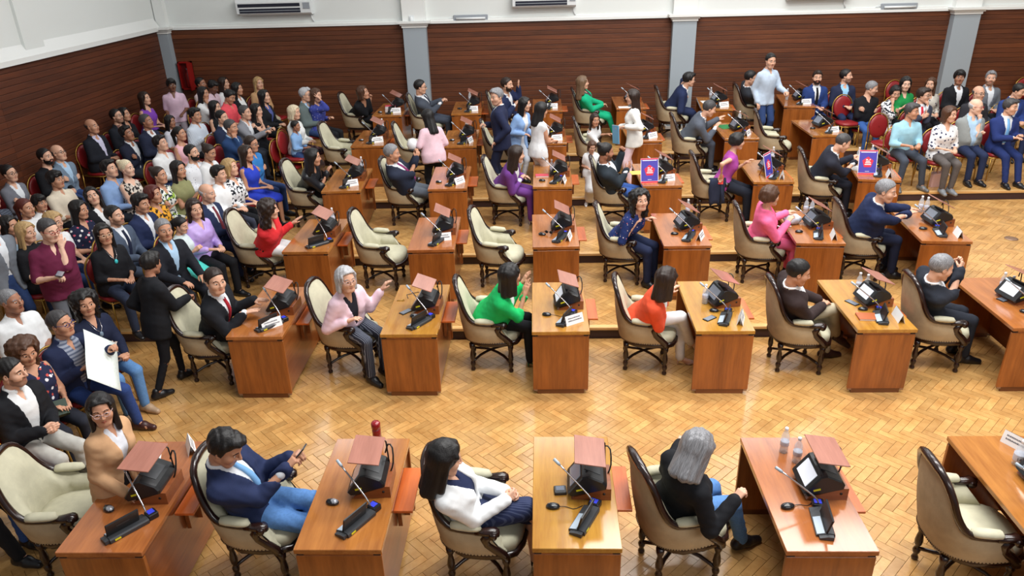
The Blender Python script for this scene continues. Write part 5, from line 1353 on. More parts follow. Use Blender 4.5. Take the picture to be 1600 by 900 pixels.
at_desk('13', 'woman with long black hair, white jacket and pinstriped skirt, front row', 695, 716, sex='f', hair='straight', hc='k', head=(18, -14, 0), top=('jacket', WHITE, 2), shirt=fabric((34, 42, 74)), bot=('skirt', fabric((38, 46, 78), 'stripes', (66, 74, 104))), arms='clasp', legs='x', shoes=((18, 18, 20), 'heel'), skin=1)
at_desk('14', 'grey-haired person in black jacket and jeans turned away, front row', 1088, 703, base=14, sex='f', hair='mid', hc='g', head=(14, -34, 0), top=('jacket', BLACK, 2), shirt=BLACK, bot=('trousers', DENIM), arms=((.26, .30, .80), (.22, -.36, .76), 'relax', 'grip'), legs='f', s=1.07, skin=1, yaw=16)
# --- second row
at_desk('21', 'man with red tie and black suit at the second-row left desk', 336, 440, hips=(.08, 0), head=(-40, -4, 0), hair='short', hc='b', top=('jacket', fabric((28, 30, 36)), 2), tie=fabric((170, 36, 50)), bot=('trousers', BLACK), arms='desk', skin=1)
at_desk('22', 'woman with silver hair and lilac blazer, turned to the camera', 541, 438, yaw=-30, sex='f', hair='bob', hc='G', head=(-14, 0, 0), glasses=(180, 150, 150), top=('jacket', LILAC, 1.8), shirt=fabric((40, 40, 50)), bot=('trousers', fabric((44, 46, 60), 'stripes', (120, 126, 140))), arms=((.36, .34, .90), (.34, -.18, .68), 'relax', 'relax'), belly=.05, skin=1)
at_desk('23', 'woman in bright green blazer with black hair, second row', 797, 432, sex='f', hair='mid', hc='k', head=(30, 0, 0), top=('jacket', GREEN, 1.8), shirt=WHITE, bot=('trousers', BLACK), arms=((.42, .14, .90), (.44, -.08, .88), 'flat', 'flat'), belly=.06, shoes=((30, 110, 70), 'heel'), skin=2)
at_desk('24', 'woman in orange jacket and white trousers, second row', 1040, 440, base=16, sex='f', hair='mid', hc='b', head=(42, -8, 0), top=('jacket', ORANGE, 1.55), shirt=WHITE, bot=('trousers', fabric((232, 232, 234))), arms=((.32, .10, .82), (.28, -.06, .80), 'relax', 'relax'), legs='x', shoes=((214, 180, 168), 'heel'), skin=1)
at_desk('25', 'man in dark brown jacket and khaki trousers, second row', 1237, 432, head=(-8, -16, 0), hair='short', hc='k', top=('jacket', fabric((54, 42, 42)), 2), shirt=WHITE, bot=('trousers', KHAKI), arms='lap', legs='x', shoes=((56, 30, 26), 'flat'), skin=2)
at_desk('26', 'grey-haired man rubbing his nose, dark suit, second row', 1459, 428, base=12, head=(2, -16, 0), hair='short', hc='g', top=('jacket', fabric((40, 44, 54)), 2), bot=('trousers', fabric((40, 44, 54))), arms='clasphigh', skin=1)
# --- third row
at_desk('31', 'woman in red blouse with curly hair talking on a phone', 420, 330, hips=(.17, -.05), sex='f', hair='curly', hc='b', head=(14, -4, 0), top=('blouse', RED, 1.8), bot=('trousers', WHITE), arms=((.42, .10, .82), (.17, -.06, 1.16), 'flat', 'grip'), belly=.03, skin=1)
at_desk('34', 'woman in navy print dress smiling at the camera, third row', 1000, 314, yaw=-26, sex='f', hair='curly', hc='k', head=(-42, 4, 0), top=('blouse', fabric((34, 50, 104), 'spots', (232, 220, 220), (226, 120, 120)), .95), bot=('trousers', fabric((30, 38, 66))), arms=((.34, .10, .78), (.30, -.18, .78), 'relax', 'relax'), skin=1)
at_desk('35', 'woman in pink jacket with short brown hair, third row', 1203, 308, sex='f', hair='pixie', hc='B', head=(18, -2, 0), top=('jacket', PINK, 2), shirt=PINK, bot=('trousers', PINK), arms=((.38, .14, .82), (.34, -.12, .80), 'relax', 'relax'), skin=1)
at_desk('36', 'heavy grey-haired man in navy suit with hands on desk, third row', 1384, 300, base=14, head=(-34, -10, 0), hair='short', hc='g', top=('jacket', fabric((32, 42, 76)), 2), bot=('trousers', fabric((28, 34, 58))), arms=((.62, .12, .82), (.60, -.02, .82), 'flat', 'flat'), belly=.07, s=1.1, skin=1)
# --- fourth row
at_desk('41', 'woman in black leather jacket with long black hair, fourth row', 489, 248, sex='f', hair='straight', hc='k', head=(10, -6, 0), top=('jacket', fabric((26, 28, 34), 'satin'), 2), shirt=BLACK, bot=('trousers', BLACK), arms=((.22, .04, 1.08), (.42, -.06, .84), 'relax', 'relax'), skin=2)
at_desk('42', 'grey-haired man with purple tie and hands at his mouth, fourth row', 613, 246, head=(4, -8, 0), hair='short', hc='g', top=('jacket', fabric((36, 42, 60)), 2), tie=fabric((130, 50, 100)), bot=('trousers', fabric((88, 94, 104))), arms='clasphigh', belly=.05, skin=2)
at_desk('43', 'woman in purple suit with long dark hair, fourth row', 806, 246, sex='f', hair='straight', hc='b', head=(14, -8, 0), top=('jacket', PURPLE, 2), shirt=WHITE, bot=('trousers', PURPLE), arms='lap', shoes=((220, 210, 214), 'heel'), skin=1)
at_desk('44', 'man with dark hair knot and dark jacket, hand at his chin', 946, 246, head=(16, -8, 0), hair='bun', hc='k', top=('jacket', fabric((40, 48, 56)), 2), bot=('trousers', fabric((52, 84, 150), 'denim')), arms='chinl', skin=3, beard=1)
at_desk('46', 'balding man in dark suit bent over his papers, fourth row', 1316, 225, base=26, head=(4, -26, 0), hair='crew', hc='s', top=('jacket', fabric((38, 40, 52)), 2), bot=('trousers', fabric((34, 36, 48))), arms=((.52, .12, .82), (.52, -.06, .82), 'grip', 'flat'), skin=1)
# --- fifth row
at_desk('54', 'girl in white with long dark hair seated in a fifth-row armchair', 929, 190, yaw=-30, sex='f', s=.86, hair='straight', hc='b', head=(-42, -8, 0), top=('tee', WHITE, .8), bot=('trousers', fabric((220, 220, 224))), arms=((.40, .10, .76), (.06, -.34, .86), 'relax', 'relax'), skin=2, legs='f')
at_desk('55', 'man in grey suit stooping over a green folder, fifth row', 1107, 172, base=30, head=(0, -24, 0), hair='short', hc='s', top=('jacket', fabric((86, 92, 104)), 2), bot=('trousers', fabric((78, 84, 98))), arms=((.60, .22, .83), (.50, -.16, .78), 'flat', 'relax'), skin=1)
# --- back row
at_desk('61', 'laughing woman in black gesturing at the back-row left desk', 567, 148, yaw=-14, sex='f', hair='bob', hc='B', head=(6, 8, 0), top=('blouse', BLACK, .9), bot=('trousers', BLACK), arms=((.34, .08, .88), (.32, -.10, .88), 'grip', 'grip'), belly=.05, skin=2)
at_desk('62', 'man in grey suit with folded hands in front of the pillar', 657, 140, head=(0, -6, 0), hair='short', hc='k', glasses=(40, 40, 44), top=('jacket', fabric((70, 76, 88)), 2), tie=fabric((50, 54, 70)), bot=('trousers', fabric((66, 72, 86))), arms=((.36, .04, .84), (.36, -.04, .84), 'grip', 'grip'), skin=1)
at_desk('63', 'bearded man in navy suit holding up his hand, back row', 792, 135, yaw=-16, head=(-8, -4, 0), hair='short', hc='b', beard=2, top=('jacket', NAVY, 2), bot=('trousers', NAVY), arms=((.36, .05, 1.08), (.30, -.08, .74), 'spread:fwd', 'relax'), skin=1)
at_desk('64', 'woman in emerald green suit with long ash hair, back row', 910, 139, sex='f', hair='long', hc='a', head=(6, 0, 0), top=('jacket', EMER, 2), shirt=fabric((70, 60, 66)), bot=('trousers', EMER), arms='lap', shoes=((200, 150, 130), 'heel'), skin=1, legs='f')
at_desk('65', 'young man in navy suit with fist at his mouth, back row', 1076, 127, base=10, head=(8, -10, 0), hair='side', hc='k', glasses=(30, 30, 34), top=('jacket', NAVY, 2), bot=('trousers', NAVY), arms=((.24, .04, 1.12), (.26, -.20, .74), 'fist', 'fist'), skin=1)
at_desk('66', 'man with glasses and dark jacket behind the tall standing man', 1172, 129, head=(-8, -12, 0), hair='short', hc='k', glasses=(30, 30, 34), top=('jacket', fabric((52, 56, 64)), 2), bot=('trousers', DGREY), arms=((.24, .04, 1.08), (.30, -.06, .78), 'fist', 'relax'), skin=1)
# --- standing among the desks
def folder_in_hand(fr):
    root = fr['root']; w = Vector(fr['arm'][1][2].tolist()) + Vector(fr['arm'][1][3].tolist()) * .08
    t = empty('folder'); t.matrix_world = root.matrix_basis @ Matrix.Translation(w + Vector((.02, 0, -.02))) @ Matrix.Rotation(R(-60), 4, 'Z') @ Matrix.Rotation(R(8), 4, 'Y'); tag(t, 'light blue folder in the hand of the woman in white blazer', 'folder')
    m = MB(); m.cbox(-.12, .12, -.006, .006, -.27, .04, .002); m.build('cover', plain('folder_blue', (110, 178, 222), .5), t)
    m = MB(); m.box(-.115, .115, -.003, .003, -.265, .045); m.build('sheets', M_paper, t)
def red_phone(fr):
    root = fr['root']; w = Vector(fr['arm'][1][2].tolist()) + Vector(fr['arm'][1][3].tolist()) * .09
    t = empty('phone'); t.matrix_world = root.matrix_basis @ Matrix.Translation(w) @ Matrix.Rotation(R(70), 4, 'X'); tag(t, 'red-cased phone in the hand of the woman in magenta', 'phone')
    m = MB(); m.cbox(-.037, .037, -.07, .07, 0, .009, .003); m.build('case', plain('phone_red', (226, 60, 50), .4), t); m = MB(); m.box(-.03, .03, -.06, .06, -.001, 0); m.build('screen', M_scr, t)
def held_phone_one(fr):
    root = fr['root']; w = Vector(fr['arm'][1][2].tolist()) + Vector(fr['arm'][1][3].tolist()) * .10
    t = empty('phone'); t.matrix_world = root.matrix_basis @ Matrix.Translation(w + Vector((0, 0, .03))) @ Matrix.Rotation(R(60), 4, 'Z') @ Matrix.Rotation(R(20), 4, 'Y'); tag(t, 'black phone in the hand of the man in maroon', 'phone')
    m = MB(); m.cbox(-.037, .037, -.075, .075, 0, .009, .003); m.build('case', M_blk, t); m = MB(); m.box(-.032, .032, -.066, .066, .0088, .0098); m.build('screen', M_scr, t)
def st(label, px, py, **kw): return by_head(label, px, py, sit=False, **kw)
st('man seen from behind in black suit holding an armchair back', 236, 412, yaw=52, lean=8, hair='side', hc='k', head=(24, -14, 0), s=.93, top=('jacket', BLACK, 2), shirt=BLACK, bot=('slim', BLACK), arms=((.06, .24, .86), (.44, -.02, 1.02), 'relax', 'grip'), skin=3, floor=0, legs='walk')
st('woman in pale pink shirt seen from behind near the second pillar', 668, 183, yaw=118, sex='f', hair='long', hc='k', head=(20, -20, 0), lean=8, top=('blouse', fabric((236, 200, 212)), .9), bot=('trousers', BLACK), arms=((.26, .16, 1.06), (.24, -.12, 1.0), 'grip', 'relax'), belly=.05, s=.97, skin=2)
st('grey-haired man in dark navy suit standing among the desks', 776, 151, yaw=176, hair='quiff', hc='g', head=(46, -10, 0), top=('jacket', fabric((34, 40, 68)), 2), tie=fabric((60, 90, 140)), bot=('trousers', fabric((28, 34, 58))), arms=((.06, .24, .86), (.30, -.10, 1.06), 'relax', 'grip'), s=1.04, skin=1, floor=.45)
st('woman in light blue blazer with white-rimmed glasses and black hair', 820, 163, yaw=-40, sex='f', hair='long', hc='k', head=(30, -8, 0), glasses=(236, 236, 240), lean=16, top=('blazer', fabric((138, 172, 220)), 2), shirt=WHITE, bot=('trousers', fabric((210, 220, 234))), arms=((.20, .22, .90), (.26, -.10, .98), 'relax', 'relax'), s=.93, skin=1, floor=.45)
st('woman in sleeveless white tunic with long black hair seen from behind', 846, 172, yaw=35, sex='f', hair='straight', hc='k', head=(-10, -14, 0), top=('dress', WHITE, .1), bot=('wide', fabric((214, 204, 200))), arms=((.30, .06, 1.0), (.34, -.06, .98), 'grip', 'grip'), s=.97, skin=2, floor=.45)
st('woman in white blazer and pale pink trousers holding a blue folder', 988, 152, yaw=172, sex='f', hair='straight', hc='b', head=(6, -6, 0), top=('blazer', fabric((236, 236, 232)), 2), shirt=fabric((60, 60, 66)), bot=('wide', fabric((232, 206, 216))), arms=((.16, .22, 1.06), (.28, -.02, 1.02), 'grip', 'grip'), s=.99, skin=1, floor=.45,
   parts=lambda fr: folder_in_hand(fr))
st('small child in white dress with brown hair beside the seated girl', 925, 229, yaw=-90, sex='k', s=.66, hair='bob', hc='B', head=(10, -22, 0), top=('dress', WHITE, .7), bot=('longskirt', WHITE), arms=((.10, .06, 1.12), (.22, -.04, .98), 'relax', 'relax'), skin=1, shoes=((225, 225, 228), 'flat'), floor=.3)
by_head('woman in magenta sleeveless top and black trousers turning right', 1152, 221, yaw=-14, sex='f', hair='pixie', hc='k', head=(18, -8, 0), lean=16, seat=.52, chair=False, top=('dress', MAG, .05), bot=('wide', fabric((28, 32, 44))), arms=((.40, .14, .84), (-.04, -.30, .70), 'relax', 'grip'), skin=1, floor=.3, parts=lambda fr: red_phone(fr))
st('tall man in pale blue shirt and jeans standing before the panelling', 1204, 95, yaw=-62, hair='short', hc='k', head=(-16, -10, 0), top=('shirt', fabric((188, 204, 224)), 2), bot=('trousers', DDENIM), arms=((.40, .16, 1.0), (.04, -.20, .78), 'grip', 'relax'), s=1.03, skin=1, floor=.6)
st('man in maroon polo with red glasses standing with a phone', 76, 360, yaw=-40, hair='short', hc='s', head=(20, -12, 0), glasses=(170, 40, 44), top=('polo', fabric((104, 34, 64)), .95), bot=('trousers', GREYT), arms=((.16, .04, 1.40), (.34, -.12, 1.08), 'relax', 'grip'), s=1.02, belly=.04, skin=0,
   parts=lambda fr: held_phone_one(fr))
st('man in grey blazer and jeans cut off by the left edge', -16, 352, yaw=-20, hair='short', hc='s', head=(0, -4, 0), top=('jacket', fabric((120, 126, 136)), 2), bot=('trousers', DDENIM), arms='sides', skin=1)
f_ = at(28, 868, .05)
person('person in dark trousers and black shoes behind the left front armchair', f_.x - .50, f_.y + .06, 0, hair='short', hc='k', top=('jacket', BLACK, 2), bot=('trousers', BLACK), arms='lap', skin=1, z=0, legs='f'); banquet(f_.x - .53, f_.y + .06, 0, 0, 'red banquet chair outside the left edge behind the front armchair', HIDDEN[1])
# ------------------------------------------------------------------ spectators on the left, facing the desks
LB = plain
def au(label, px, py, **kw): return by_head(label, px, py, **kw)
JK = dict(top=('jacket', fabric((30, 33, 42)), 2), bot=('trousers', fabric((34, 36, 46))))
au('bald older man with lavender shirt and black suit by the panelling', 135, 198, hair='bald', hc='s', head=(4, 4, 0), **JK, shirt=fabric((206, 204, 230)), arms='lap', belly=.05, skin=2)
au('man with dark-rimmed glasses, brown plaid shirt and dark jacket', 166, 182, hair='short', hc='k', glasses=(20, 20, 22), head=(4, 6, 0), **JK, shirt=fabric((150, 110, 100), 'check', (96, 66, 60)), arms='lap', beard=1)
au('woman with black hair and black top with cream edging', 194, 179, sex='f', hair='long', hc='k', head=(8, 4, 0), top=('blouse', BLACK, 1.8), bot=('trousers', BLACK), skin=2)
au('woman in purple sleeveless top with long brown hair by the panelling', 226, 154, sex='f', hair='straight', hc='b', head=(6, 2, 0), top=('tank', fabric((128, 70, 180)), 0), bot=('trousers', BLACK), skin=1)
by_head('young man in pale pink polo with curly black hair by the pillar', 268, 133, yaw=-60, sit=False, s=.9, hair='mop', hc='k', head=(10, -4, 0), top=('polo', fabric((214, 184, 204)), .9), bot=('trousers', fabric((150, 140, 150))), arms=((.26, .10, .94), (.24, -.20, .86), 'relax', 'relax'), skin=4, floor=.6)
au('man with short black hair in navy jacket, arms folded, head tilted back', 199, 208, hair='side', hc='k', head=(0, 8, 8), top=('jacket', fabric((32, 36, 54)), 2), bot=('trousers', DGREY), arms='crossed', skin=3)
au('grey-haired man in navy jacket and white shirt beside the ponytail girl', 229, 190, hair='short', hc='s', head=(4, 6, 0), top=('jacket', fabric((34, 40, 62)), 2), bot=('trousers', DGREY), skin=3)
au('girl with black hair in white and dark top beside the red backrest', 266, 190, sex='f', s=.88, hair='long', hc='k', head=(4, -4, 0), top=('tee', fabric((206, 206, 216)), .9), bot=('trousers', BLACK), skin=3)
au('young woman in pink camisole with tied-back dark hair', 281, 209, sex='f', s=.95, hair='pony', hc='k', head=(4, 2, 0), top=('tank', fabric((236, 184, 196)), 0), bot=('trousers', DDENIM), skin=2)
au('heavy man in white striped shirt with dark cap-like hair', 305, 180, hair='side', hc='k', head=(0, -4, 0), top=('shirt', fabric((218, 226, 236), 'stripes', (176, 190, 212)), 2), bot=('trousers', DGREY), arms=((.30, .12, .84), (.28, -.14, .80), 'relax', 'grip'), belly=.07, skin=2)
au('young man in plain white shirt looking up to the right', 251, 224, hair='side', hc='k', head=(6, 8, 0), top=('shirt', WHITE, 1.9), bot=('trousers', DDENIM), skin=1)
au('bearded man in white dotted shirt beside the brown-bun woman', 300, 239, hair='short', hc='k', beard=2, head=(2, 4, 0), top=('shirt', fabric((226, 228, 234), 'spots', (110, 116, 140)), 1.9), bot=('trousers', DDENIM), skin=1)
au('woman with brown hair in a bun and white top looking down', 327, 238, sex='f', hair='bun', hc='b', head=(0, -18, 0), top=('blouse', WHITE, 1), bot=('trousers', DDENIM), skin=2)
au('woman in white top with long dark hair, hand at her mouth', 318, 146, sex='f', hair='straight', hc='k', head=(4, -4, 0), top=('tee', WHITE, 1), bot=('trousers', DDENIM), arms='chinr', skin=2)
au('woman with long dark hair and bare shoulders in front of the coral polo', 336, 168, sex='f', hair='straight', hc='k', head=(8, -2, 0), top=('tank', BLACK, 0), bot=('trousers', BLACK), skin=1)
au('man in pink and white shirt with black hair looking down', 333, 136, hair='side', hc='k', head=(0, -30, 0), top=('shirt', fabric((228, 200, 214)), 1.4), bot=('trousers', DDENIM), skin=4)
au('man in coral polo looking down at his lap', 359, 151, hair='quiff', hc='k', head=(0, -28, 0), top=('polo', fabric((238, 88, 100)), 1.0), bot=('trousers', DDENIM), skin=2)
au('woman in white top and black waistcoat with dark hair', 371, 139, sex='f', hair='long', hc='k', head=(8, -2, 0), top=('openjacket', BLACK, .2), shirt=WHITE, bot=('trousers', BLACK), skin=2)
au('woman half hidden behind the coral polo, dark hair', 350, 130, sex='f', hair='straight', hc='b', head=(10, 0, 0), top=('tee', WHITE, 1), bot=('trousers', BLACK), skin=1)
au('person with dark hair beside the fire extinguisher cabinet', 314, 131, hair='short', hc='k', top=('tee', fabric((226, 206, 206)), 1), bot=('trousers', BLACK), skin=3)
au('woman with long tan hair and beige top against the panelling', 404, 130, yaw=-40, sex='f', hair='long', hc='l', head=(0, -4, 0), top=('blouse', fabric((190, 150, 110)), 1.6), bot=('trousers', KHAKI), skin=1)
au('man in grey suit resting his arms on a red backrest', 383, 176, hair='short', hc='s', head=(4, -2, 0), top=('jacket', fabric((128, 130, 138), 'tweed'), 2), bot=('trousers', DGREY), arms=((.56, .12, .90), (.54, -.06, .88), 'grip', 'grip'), lean=10, skin=1)
au('woman in black sleeveless dress with black hair', 401, 173, sex='f', hair='long', hc='k', head=(4, -2, 0), top=('tank', BLACK, 0), bot=('skirt', BLACK), skin=1, arms='chinr')
au('woman in black blazer with dark hair near the tan-haired woman', 413, 151, sex='f', hair='straight', hc='k', head=(6, 0, 0), top=('jacket', BLACK, 2), shirt=fabric((80, 90, 150)), bot=('trousers', BLACK), skin=1)
au('man in teal-navy suit with greying hair, hand on his face', 361, 199, hair='short', hc='s', head=(4, -6, 0), top=('jacket', fabric((36, 62, 104)), 2), shirt=LBLUE, bot=('trousers', NAVY), arms='chinr', skin=2)
au('man with black hair half hidden behind the teal-navy suit', 347, 184, hair='short', hc='k', top=('jacket', fabric((34, 44, 72)), 2), bot=('trousers', DGREY), skin=1)
au('man with glasses in bright blue shirt, arms folded', 393, 225, hair='short', hc='b', glasses=(60, 60, 70), head=(4, -6, 0), top=('shirt', fabric((52, 122, 190)), 1.9), bot=('trousers', DDENIM), arms='crossed', skin=2)
au('woman in royal blue sleeveless dress with long brown hair', 385, 240, sex='f', hair='straight', hc='b', head=(6, 0, 0), top=('tank', fabric((44, 66, 190)), 0), bot=('skirt', fabric((44, 66, 190))), skin=2)
au('blonde woman in white jacket behind the boy in blue', 460, 176, sex='f', hair='bob', hc='w', head=(2, -4, 0), top=('jacket', fabric((226, 228, 226), 'spots', (180, 186, 190)), 1.9), shirt=WHITE, bot=('skirt', fabric((90, 60, 70), 'print', (50, 40, 50), (150, 110, 110))), skin=1)
au('boy in light blue shirt with short black hair', 462, 197, sex='k', s=.72, hair='short', hc='k', head=(10, -6, 0), top=('shirt', fabric((136, 176, 224)), 1.7), bot=('trousers', DDENIM), skin=3, chair='red banquet chair under the boy in light blue')
au('older man with white hair and grey-green suit', 477, 148, hair='quiff', hc='G', head=(4, -4, 0), glasses=(40, 40, 40), top=('jacket', fabric((92, 104, 104), 'tweed'), 2), shirt=LBLUE, bot=('trousers', DDENIM), belly=.05, skin=1, legs='f')
au('woman in blue floral blouse holding her brow, brown hair', 494, 149, sex='f', hair='long', hc='B', head=(-10, -10, 0), top=('blouse', fabric((60, 70, 150), 'spots', (150, 160, 210), (220, 220, 230)), 1.6), bot=('trousers', BLACK), arms=((.28, .1, .74), (.18, -.06, 1.26), 'relax', 'relax'), skin=1, shoes=((230, 225, 225), 'flat'))
# left edge and middle block
au('woman with glasses, hair tied back, grey jacket by the panelling', 13, 271, sex='f', hair='bun', hc='k', glasses=(40, 30, 30), head=(0, 0, 0), top=('jacket', fabric((112, 114, 124)), 1.9), bot=('trousers', DGREY), arms='crossed', skin=1)
au('man with dark beard in black sweater by the panelling', 63, 245, hair='short', hc='k', beard=2, head=(4, 0, 0), top=('sweater', BLACK, 2), bot=('trousers', BLACK), skin=1)
au('bald man with glasses and blue-grey jacket, arms folded', 91, 239, hair='bald', hc='s', glasses=(40, 40, 40), head=(4, 8, 0), top=('jacket', fabric((112, 130, 150)), 2), shirt=LBLUE, bot=('trousers', DDENIM), arms='crossed', skin=1)
au('young man in cream shirt with black hair, dark glasses on chest', 87, 281, hair='mop', hc='k', head=(4, 2, 0), top=('shirt', CREAMC, 1.2), bot=('trousers', BLACK), lean=-4, skin=2)
au('man in light blue shirt with dark hair, chin raised', 171, 264, hair='side', hc='k', head=(2, 8, 0), top=('shirt', fabric((138, 168, 214)), 2), bot=('trousers', DGREY), skin=1)
au('woman with short blonde hair and black-white patterned top', 198, 263, sex='f', hair='bun', hc='w', head=(4, 0, 0), top=('tank', fabric((200, 190, 180), 'print', (40, 36, 36), (230, 222, 210)), 0), bot=('trousers', BLACK), arms='crossed', skin=0)
au('woman with black hair gazing up, white and dark top', 146, 306, sex='f', hair='long', hc='k', head=(-40, 10, 8), top=('openjacket', BLACK, 1.8), shirt=WHITE, bot=('trousers', BLACK), skin=1)
au('boy with black fringe and white shirt', 62, 317, sex='k', s=.84, hair='mop', hc='k', head=(-6, -2, 0), top=('shirt', WHITE, 1), bot=('trousers', DDENIM), skin=2)
au('woman with auburn hair and white top looking right', 40, 325, sex='f', hair='pony', hc='r', head=(4, 0, 0), top=('tee', WHITE, .9), bot=('trousers', DDENIM), skin=2)
au('woman in navy dress with red floral print and long black hair', 124, 328, sex='f', hair='straight', hc='k', head=(10, -4, 0), top=('dress', fabric((28, 32, 58), 'floral', (206, 92, 110), (226, 222, 226), scale=1.2), .7), bot=('skirt', fabric((28, 32, 58))), belly=.04, skin=2)
au('man with stubble in grey-blue suit and navy tie', 179, 337, hair='short', hc='k', beard=1, head=(4, 2, 0), top=('jacket', fabric((76, 88, 108)), 2), tie=fabric((34, 40, 64)), bot=('trousers', fabric((76, 88, 108))), arms='lap', skin=1)
au('man in dark navy suit with black hair behind the grey-haired man', 220, 318, hair='side', hc='k', head=(4, -6, 0), top=('jacket', fabric((34, 44, 78)), 2), bot=('trousers', NAVY), skin=2)
au('fair-haired woman in white top behind the maroon polo', 84, 346, sex='f', hair='long', hc='l', head=(8, -8, 0), top=('tee', WHITE, .6), bot=('trousers', DDENIM), skin=1)
au('woman in white blouse with green and black leaf print', 249, 274, sex='f', hair='bun', hc='b', head=(4, 0, 0), top=('blouse', fabric((228, 230, 226), 'print', (40, 50, 56), (150, 180, 70)), .9), bot=('trousers', fabric((228, 230, 226), 'print', (40, 50, 56), (150, 180, 70))), arms='crossed', skin=2)
au('woman with long dark hair and olive top holding a phone', 279, 265, sex='f', hair='straight', hc='k', head=(-6, 0, 0), top=('tee', fabric((142, 142, 100)), .4), bot=('trousers', BLACK), arms='phone', skin=2)
au('teenage boy in white shirt with black hair', 342, 272, s=.95, hair='side', hc='k', head=(4, -2, 0), top=('shirt', WHITE, 1.9), bot=('trousers', fabric((60, 64, 80))), skin=1)
au('woman with fair bob in black and white top', 360, 262, sex='f', hair='bob', hc='l', head=(6, 4, 0), top=('blouse', fabric((226, 228, 232), 'print', (34, 36, 44), (226, 228, 232)), .9), bot=('trousers', BLACK), skin=1)
au('older balding man in navy suit with striped tie', 324, 302, hair='bald', hc='G', head=(4, -6, 0), top=('jacket', fabric((38, 48, 80)), 2), tie=fabric((120, 50, 60)), bot=('trousers', NAVY), belly=.05, skin=1)
au('woman with short dark red hair and yellow tiger-print top', 240, 304, sex='f', hair='pixie', hc='r', head=(6, 2, 0), top=('blouse', fabric((226, 160, 50), 'print', (50, 36, 24), (226, 160, 50)), 1.6), bot=('trousers', BLACK), skin=2)
au('fair woman with hair behind her ear and black top', 41, 363, sex='f', hair='straight', hc='l', head=(6, -4, 0), top=('tee', BLACK, 1), bot=('trousers', BLACK), skin=1)
au('woman with dark hair and light blue top at the left edge', 15, 353, sex='f', hair='long', hc='k', head=(6, 0, 0), top=('blouse', fabric((176, 202, 226)), 1.6), bot=('trousers', DDENIM), skin=2)
def pendant(col, w=.36):
    def f(fr):
        m = MB(); W_ = fr['world']; m.tube([W_(.06, .055, .49), W_(.125, .035, .42), W_(.147, 0, w + .02), W_(.125, -.035, .42), W_(.06, -.055, .49)], .003, 5); m.build('necklace', M_chrome, fr['root'])
        m = MB(); m.ball(W_(.150, 0, w), .012, .022, .030, 8, 5); m.build('pendant', plain('pendant', col, .3), fr['root'])
    return f
au('woman with round glasses, black blouse and turquoise pendant', 162, 366, yaw=-34, sex='f', hair='straight', hc='k', glasses=(214, 190, 160), head=(-8, 0, 0), top=('blouse', BLACK, 1.3), bot=('trousers', fabric((44, 52, 72))), belly=.04, skin=2, parts=pendant((70, 200, 206)))
au('woman in lilac satin blouse with brown hair', 304, 326, yaw=-24, sex='f', hair='long', hc='b', head=(-18, -4, 0), top=('blouse', fabric((188, 160, 226), 'satin'), 1.7), bot=('trousers', BLACK), skin=1)
au('grey-haired man in black suit looking at the camera', 256, 359, yaw=-30, hair='short', hc='g', head=(-14, -2, 0), top=('jacket', fabric((28, 30, 38)), 2), shirt=LBLUE, bot=('trousers', fabric((26, 28, 36))), arms='knees', skin=2)
au('girl with black hair and turquoise skirt looking at a phone', 283, 352, sex='f', s=.84, hair='pony', hc='k', head=(6, -16, 0), top=('tee', fabric((206, 220, 222)), .6), bot=('skirt', fabric((84, 206, 196))), arms='phone', skin=1)
# front of the left block
n = NT('sheet_sketched'); v = n.coord((1, 1, 1)); f = n.noise(v, 46, 6, .75); n.l(n.ramp(f.outputs[0], [(.36, srgb(196, 206, 206)), (.44, srgb(228, 238, 236))]).outputs[0], n.b.inputs['Base Color']); n.b.inputs['Roughness'].default_value = .7; M_sheet = n.m
def sheet(fr):
    root = fr['root']; a = Vector(fr['arm'][0][2].tolist()); b = Vector(fr['arm'][1][2].tolist()); c = (a + b) / 2 + Vector((.10, 0, .02))
    t = empty('paper_sheet'); t.matrix_world = root.matrix_basis @ Matrix.Translation(c) @ Matrix.Rotation(R(-62), 4, 'Z') @ Matrix.Rotation(R(-58), 4, 'X') @ Matrix.Rotation(R(30), 4, 'Z'); tag(t, 'large white drawn sheet held by the man in navy cardigan', 'paper')
    m = MB(); rows = [[Vector((-.25 + .5 * i / 8, -.17 + .34 * j / 4, .006 * math.sin(i * .8))) for i in range(9)] for j in range(5)]; m.grid(rows); o = m.build('sheet', M_sheet, t); o.scale = (1.2, 1.1, 1); sd = o.modifiers.new('thick', 'SOLIDIFY'); sd.thickness = .002
def handbag(fr):
    root = fr['root']; t = empty('handbag'); t.matrix_world = root.matrix_basis @ Matrix.Translation((.24, -.02, .70)) @ Matrix.Rotation(R(80), 4, 'Z') @ Matrix.Rotation(R(-58), 4, 'X'); tag(t, 'pale beige handbag on the lap of the woman in navy sweater', 'handbag')
    m = MB(); m.cbox(-.16, .16, -.04, .04, -.10, .10, .02); m.build('body', plain('bag_beige', (206, 186, 172), .45), t)
    m = MB(); m.tube(spline([(-.10, 0, .10), (-.09, 0, .22), (0, 0, .27), (.09, 0, .22), (.10, 0, .10)], 10), .008, 6); m.build('strap', plain('bag_beige', (206, 186, 172), .45), t)
def green_bag(fr):
    root = fr['root']; t = empty('handbag'); t.matrix_world = root.matrix_basis @ Matrix.Translation((.27, -.06, .67)) @ Matrix.Rotation(R(60), 4, 'Z') @ Matrix.Rotation(R(-40), 4, 'X'); tag(t, 'dark green handbag on the lap of the woman in sleeveless floral top', 'handbag')
    mg = plain('bag_green', (52, 68, 56), .45); m = MB(); m.cbox(-.13, .13, -.05, .05, -.07, .07, .02); m.build('body', mg, t); m = MB(); m.box(-.13, .13, -.056, -.05, -.01, .07); m.build('flap', mg, t); m = MB(); m.ball((0, -.058, 0), .012, n=8, m=5); m.build('clasp', M_chrome, t)
